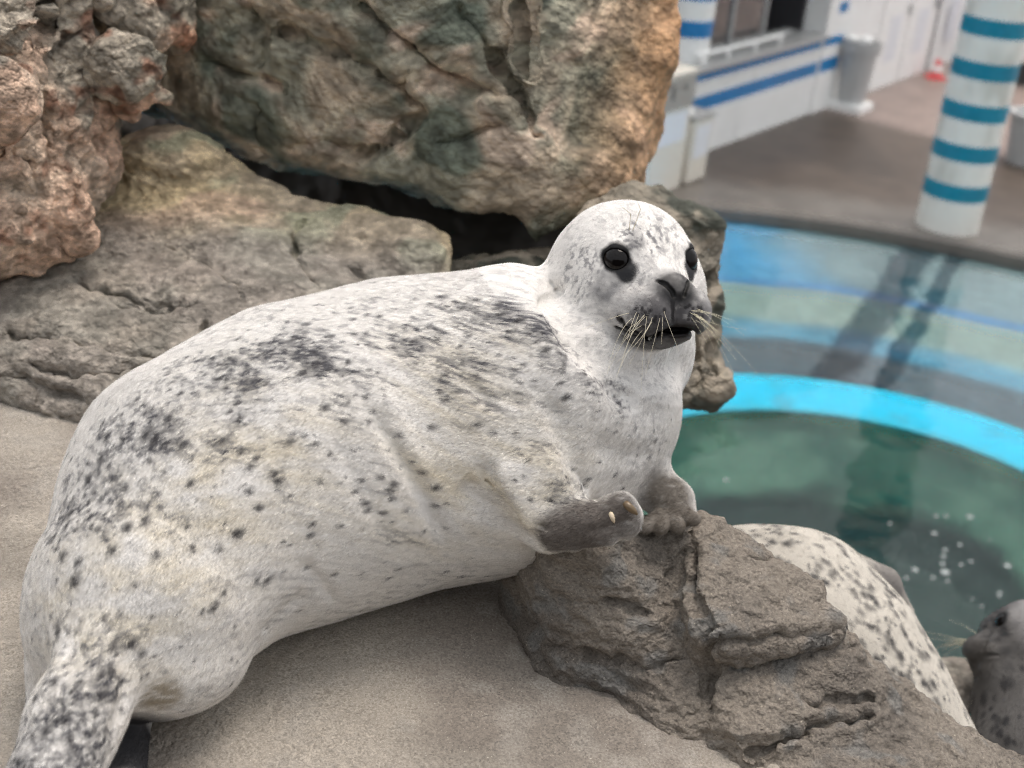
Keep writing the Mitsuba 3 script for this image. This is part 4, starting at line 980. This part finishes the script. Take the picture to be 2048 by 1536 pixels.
# face
for (x, y, r, a), c in zip([(1272, 632, .026, .6), (1305, 636, .032, .8), (1345, 628, .034, .9), (1390, 628, .028, .75), (1325, 600, .026, .6)], trace(V, [(1272, 632), (1305, 636), (1345, 628), (1390, 628), (1325, 600)], 5)):
    paint(c, r, (0.05, 0.048, 0.053), a, ct(meshkit.fbm(V / 0.0055, 2, 96), 3.5))
soft = np.clip(0.25 + 1.5 * meshkit.fbm(L / 0.012, 2, 92) - 0.25, 0, 1)
e = np.linalg.norm((L - np.array((0, 0.142, -0.058))) / np.array((0.098, 0.105, 0.054)), axis=1); w = np.clip((1 - e) * 1.9, 0, 1) * 0.95 * (soft * 0.7 + 0.3) * nearhead
col = col * (1 - w[:, None]) + np.array((0.095, 0.092, 0.097)) * w[:, None]
for c in trace(V, [(1349, 598 + 6 * i) for i in range(10)], 4):
    paint(c, 0.0052, (0.016, 0.015, 0.017), 0.9, 1.0 + 0 * n2)
for c in trace(V, [(1255 + 90 * a, 612 + 50 * b) for a, b in rng.random((46, 2))] + [(1372 + 36 * a, 606 + 46 * b) for a, b in rng.random((20, 2))], 4):
    paint(c, 0.0030, (0.018, 0.017, 0.019), 0.85, 1.0 + 0 * n2)
hi_ = np.flatnonzero(nearhead); Lh = L[hi_]
def face(pt, rad, colr, a, nz=1.0, sharp=2.0):
    e = np.linalg.norm((Lh - np.array(pt)) / np.array(rad), axis=1)
    w = np.clip((1 - e) * sharp, 0, 1) * a * (nz[hi_] if isinstance(nz, np.ndarray) else nz)
    col[hi_] = col[hi_] * (1 - w[:, None]) + np.array(colr) * w[:, None]
speck = np.clip((meshkit.fbm(L / np.array((0.0045, 0.0045, 0.008)), 2, 91) - 0.5) * 6, 0, 1)
soft = np.clip(0.25 + 1.5 * meshkit.fbm(L / 0.012, 2, 92) - 0.25, 0, 1)
DK = (0.016, 0.016, 0.018)
face((-0.02, 0.105, 0.040), (0.040, 0.055, 0.035), (0.12, 0.12, 0.13), 0.8, speck)
face((0.0, 0.10, 0.055), (0.07, 0.05, 0.05), (0.14, 0.14, 0.15), 0.6, speck)
face((-0.030, 0.105, 0.040), (0.016, 0.03, 0.022), (0.10, 0.10, 0.11), 0.75, soft)
face((-0.085, 0.05, 0.0), (0.045, 0.055, 0.065), (0.16, 0.16, 0.17), 0.75, speck)
face((-0.062, 0.085, -0.022), (0.034, 0.045, 0.034), (0.14, 0.14, 0.15), 0.8, soft)
face((-0.030, 0.115, -0.015), (0.03, 0.045, 0.03), (0.2, 0.2, 0.21), 0.6, speck)
face((0.0, 0.156, -0.024), (0.036, 0.055, 0.030), DK, 0.95, soft * 0.3 + 0.7, 2.5)
face((0.046, 0.135, -0.050), (0.022, 0.05, 0.026), (0.30, 0.30, 0.31), 0.55, soft)
face((-0.046, 0.125, -0.044), (0.018, 0.04, 0.014), (0.26, 0.26, 0.27), 0.45, soft)
face((0, 0.128, -0.086), (0.075, 0.070, 0.026), (0.05, 0.048, 0.05), 0.95, soft * 0.3 + 0.7, 3.5)
face((0.008, 0.150, -0.0812), (0.033, 0.040, 0.0105), (0.012, 0.010, 0.010), 1.0, 1, 4)
for x in (-1, 1):
    face((0.0455 * x, 0.102, 0.001), (0.0195, 0.03, 0.016), (0.014, 0.015, 0.018), 0.97, 1, 3)
    face((0.046 * x, 0.102, -0.007), (0.0125, 0.03, 0.013), (0.014, 0.015, 0.018), 0.97, 1, 3)
    e = np.linalg.norm(L - np.array((0.0490 * x, 0.0885, 0.0155)), axis=1)
    w = np.clip((0.0252 + 0.005 * (soft - 0.5) - e) / 0.0035, 0, 1) * nearhead
    col = col * (1 - w[:, None]) + np.array((0.012, 0.012, 0.013)) * w[:, None]
    pl = [(0.0, 0.166, -0.074), (0.020 * x, 0.160, -0.084), (0.038 * x, 0.132, -0.084), (0.048 * x, 0.108, -0.076), (0.055 * x, 0.086, -0.066)]
    for a, b in zip(pl[:-1], pl[1:]):
        for t in np.linspace(0, 1, 5)[:-1]:
            face(np.array(a) * (1 - t) + np.array(b) * t, (0.0085, 0.0085, 0.007), (0.02, 0.018, 0.018), 0.95, 1, 2)
    for a, b in (((0.0215 * x, 0.150, -0.016), (0.015 * x, 0.160, -0.021)), ((0.015 * x, 0.160, -0.021), (0.0085 * x, 0.164, -0.030)), ((0.0085 * x, 0.164, -0.030), (0.0065 * x, 0.164, -0.038))):
        for t in np.linspace(0, 1, 4):
            face(np.array(a) * (1 - t) + np.array(b) * t, (0.005, 0.006, 0.005), (0.010, 0.010, 0.010), 0.95, 1, 2)
md_ = cKDTree(mouth).query(V[hi_])[0]; w = np.clip((0.0085 - md_) / 0.004, 0, 1)
col[hi_] = col[hi_] * (1 - w[:, None]) + np.array((0.018, 0.016, 0.016)) * w[:, None]
for q in rng.normal(size=(70, 3)):
    c = norm(q) * 0.104 + np.array((0, 0.01, 0))
    face(c, np.array((0.0030, 0.0030, 0.0045)) * (0.5 + rng.random()), (0.10, 0.10, 0.11), 0.7 if c[2] < 0.07 else 0.25, 1, 1.5)
col = np.clip(col, 0.008, 0.88)
tag('white_seal', 'large white seal with grey speckles lying on the slab, head raised and dark eyes open', 'seal')
add('white_seal__body', (V, F), 'seal_fur', True, color=col)
nose = np.linalg.norm((L - np.array((0, 0.16, -0.03))) / np.array((0.030, 0.03, 0.030)), axis=1)
eyed = np.minimum(np.linalg.norm(L - np.array((0.049, 0.0885, 0.0155)), axis=1), np.linalg.norm(L - np.array((-0.049, 0.0885, 0.0155)), axis=1))
mouthd = np.linalg.norm((L - np.array((0.01, 0.150, -0.08))) / np.array((0.032, 0.04, 0.013)), axis=1)
fd = cKDTree(fp).query(V)[0]
keep = np.where(nearhead, np.clip((nose - 0.9) * 2, 0, 1) * np.clip((eyed - 0.024) / 0.012, 0, 1) * np.clip((mouthd - 0.9) * 2, 0, 1) * 0.62, np.clip((fd - 0.006) / 0.02, 0.15, 1)) * (N @ norm(EYE - np.array([0, 1.9, 0.2])) > -0.55)
fur('white_seal', V, F, N, col, Tt, int(560000 / Q ** 2), 0.0062, 0.00078, 5, keep)
hd.eyes('white_seal')
rng = np.random.default_rng(8)
roots = [(1252 + 88 * u, 618 + 46 * v, math.radians(212 + 66 * u + 12 * rng.normal()), 1.25 - 0.5 * u) for u, v in rng.random((15, 2))] + [(1383 + 24 * u, 612 + 40 * v, math.radians(-8 - 62 * v + 10 * rng.normal()), 1.1) for u, v in rng.random((14, 2))]
for (x, y, ang, k), P0 in zip(roots, trace(V, [r_[:2] for r_ in roots], 5)):
    L0 = k * (0.028 + 0.045 * rng.random()); t = np.linspace(0, 1, 10)[:, None]
    d0 = RIGHT * math.cos(ang) + UP * math.sin(ang) - FWD * (0.55 - 0.3 * rng.random())
    p = P0 - d0 * 0.001 + norm(d0) * L0 * t - UP * L0 * (0.15 + 0.5 * rng.random()) * t ** 2 + L0 * 0.18 * rng.normal(size=3) * t ** 2
    add('white_seal__whisker', tube(p, 0.00031 * np.linspace(1.0, 0.4, 10), 5), 'whisker_horn', True)
for p in ([(-0.030, 0.085, 0.05), (-0.040, 0.11, 0.075), (-0.06, 0.12, 0.085)], [(-0.028, 0.088, 0.05), (-0.03, 0.12, 0.08), (-0.04, 0.13, 0.09)]):
    add('white_seal__whisker', tube([hd.w(*q) for q in p], [0.0005, 0.00045, 0.0002], 5), 'whisker_horn', True)
rt = np.array([RIGHT, UP, -FWD])
def claw(key, x, y, d, L_, r, ang, mat):
    t = np.linspace(0, 1, 7)[:, None]; dd = RIGHT * math.cos(ang) - UP * math.sin(ang)
    p = at(x, y, d) + dd * L_ * t - FWD * (0.004 * np.sin(np.pi * t))
    add(key, tube(p, r * np.array([0.8, 1, 1, 0.95, 0.8, 0.6, 0.3]), 8), mat, True)
claw('white_seal__claw', 1250, 1006, 1.718, 0.021, 0.0050, 0.75, 'claw_horn')
claw('white_seal__claw', 1221, 1026, 1.716, 0.013, 0.0034, 1.2, 'claw_pale')

# ---- the spotted seal beyond the ridge
def coat(V, S, O, Tt, base, dens, dark, seed, rr=(0.004, 0.009)):
    rng = np.random.default_rng(seed); n2 = fur_noise(S, O, 0.012, 2.5, seed); n4 = meshkit.fbm(V / 0.1, 3, seed + 1)
    c = np.array(base) * (0.85 + 0.3 * n4[:, None]) * (0.85 + 0.3 * n2[:, None]); sp_ = np.zeros(len(V)); tree = cKDTree(V)
    Vw = V + 0.008 * np.stack([meshkit.fbm(V / 0.012, 2, seed + 5 + j) - 0.5 for j in range(3)], -1)
    for i in rng.choice(len(V), dens):
        r = rr[0] + (rr[1] - rr[0]) * rng.random() ** 2; k = np.array(tree.query_ball_point(V[i], 3 * r)); d = Vw[k] - V[i]; q = (d * Tt[k]).sum(1)
        e = np.sqrt(np.maximum((d ** 2).sum(1) - q ** 2, 0) + (q / 1.6) ** 2) / r
        sp_[k] = np.maximum(sp_[k], np.clip(1.7 - 1.0 * e, 0, 1) * (0.6 + 0.4 * rng.random()))
    return np.clip(c * (1 - sp_[:, None]) + np.array(dark) * sp_[:, None], 0.01, 0.85)


f = Field()
b2 = [(1400, 1250, 130, 2.62), (1500, 1215, 152, 2.55), (1590, 1235, 166, 2.5), (1668, 1325, 172, 2.45), (1738, 1435, 166, 2.42), (1810, 1550, 150, 2.40), (1870, 1670, 120, 2.35)]
p2 = [at(a, b, d) for a, b, r, d in b2]; r2 = [px(r, d) for a, b, r, d in b2]
for i in range(len(p2) - 1):
    f.cone(p2[i], p2[i + 1], r2[i], r2[i + 1], 0.05)
f.cone(at(1694, 1124, 2.56), at(1764, 1170, 2.58), px(26, 2.56), px(38, 2.58), 0.015)
f.cone(at(1764, 1170, 2.58), at(1812, 1226, 2.58), px(36, 2.58), px(17, 2.58), 0.008)
V2, F2 = surface(f, np.min([o[1] for o in f.ops], 0), np.max([o[2] for o in f.ops], 0), 0.0045 * Q)
S2, T2, O2 = Spine(p2, r2)(V2)
c2 = coat(V2, S2, O2, T2, (0.54, 0.51, 0.455), 2800, (0.035, 0.034, 0.036), 21, (0.0018, 0.0058))
q = np.linalg.norm(V2 - at(1760, 1178, 2.57), axis=1); w = np.clip(1.6 - q / 0.055, 0, 1) * np.clip((np.linalg.norm(V2 - p2[3], axis=1) - r2[3] - 0.005) / 0.008, 0, 1)
c2 = c2 * (1 - w[:, None]) + np.array((0.16, 0.15, 0.145)) * w[:, None]
tag('spotted_seal', 'cream seal with black spots lying half hidden beyond the foreground ridge', 'seal')
add('spotted_seal__body', (V2, F2), 'seal_fur', True, color=c2)
fur('spotted_seal', V2, F2, vnormals(V2, F2), c2, T2, int(90000 / Q ** 2), 0.006, 0.0011, 6)

# ---- the dark grey seal at the corner
f = Field()
R3 = head_frame(math.radians(-52), math.radians(8), math.radians(42))
h3c = at(2070, 1290, 2.84)
h3 = Head(f, h3c, R3, 0.92, False)
b3 = [(2076, 1320, 98, 2.86), (2070, 1430, 116, 2.78), (2076, 1560, 140, 2.66), (2110, 1720, 170, 2.55)]
p3 = [at(a, b, d) for a, b, r, d in b3]; r3 = [px(r, d) for a, b, r, d in b3]
for i in range(len(p3) - 1):
    f.cone(p3[i], p3[i + 1], r3[i], r3[i + 1], 0.04)
V3, F3 = surface(f, np.min([o[1] for o in f.ops], 0), np.max([o[2] for o in f.ops], 0), 0.0036 * Q)
S3, T3, O3 = Spine(p3[::-1] + [h3.w(0, 0.05, 0), h3.w(0, 0.16, -0.03)], r3[::-1] + [0.09, 0.03])(V3)
c3 = coat(V3, S3, O3, T3, (0.085, 0.082, 0.08), 700, (0.02, 0.02, 0.022), 31)
L3 = h3.local(V3)
w = np.clip(0.5 + (L3[:, 2] - 0.045) / 0.05, 0, 1) * (np.linalg.norm(L3, axis=1) < 0.15); c3 = c3 * (1 - w[:, None] * 0.7) + np.array((0.36, 0.355, 0.36)) * w[:, None] * 0.7
w = np.clip(2 - 2 * np.linalg.norm((L3 - np.array((0, 0.155, -0.04))) / np.array((0.055, 0.06, 0.045)), axis=1), 0, 1); c3 = c3 * (1 - w[:, None] * 0.75) + np.array((0.07, 0.065, 0.06)) * w[:, None] * 0.75
for x in (-1, 1):
    w = np.clip((0.030 - np.linalg.norm(L3 - np.array((0.049 * x, 0.0885, 0.0155)), axis=1)) / 0.006, 0, 1); c3 = c3 * (1 - w[:, None]) + np.array((0.015, 0.015, 0.016)) * w[:, None]
tag('grey_seal', 'dark grey seal raising its whiskered head at the lower right corner', 'seal')
add('grey_seal__body', (V3, F3), 'seal_fur', True, color=c3)
k3 = np.clip((np.minimum(np.linalg.norm(L3 - np.array((0.049, 0.0885, 0.0155)), axis=1), np.linalg.norm(L3 - np.array((-0.049, 0.0885, 0.0155)), axis=1)) - 0.024) / 0.012, 0, 1)
fur('grey_seal', V3, F3, vnormals(V3, F3), c3, T3, int(40000 / Q ** 2), 0.008, 0.0012, 7, k3)
h3.eyes('grey_seal'); h3.whiskers('grey_seal', 18, 13, 0.11, 0.0006)
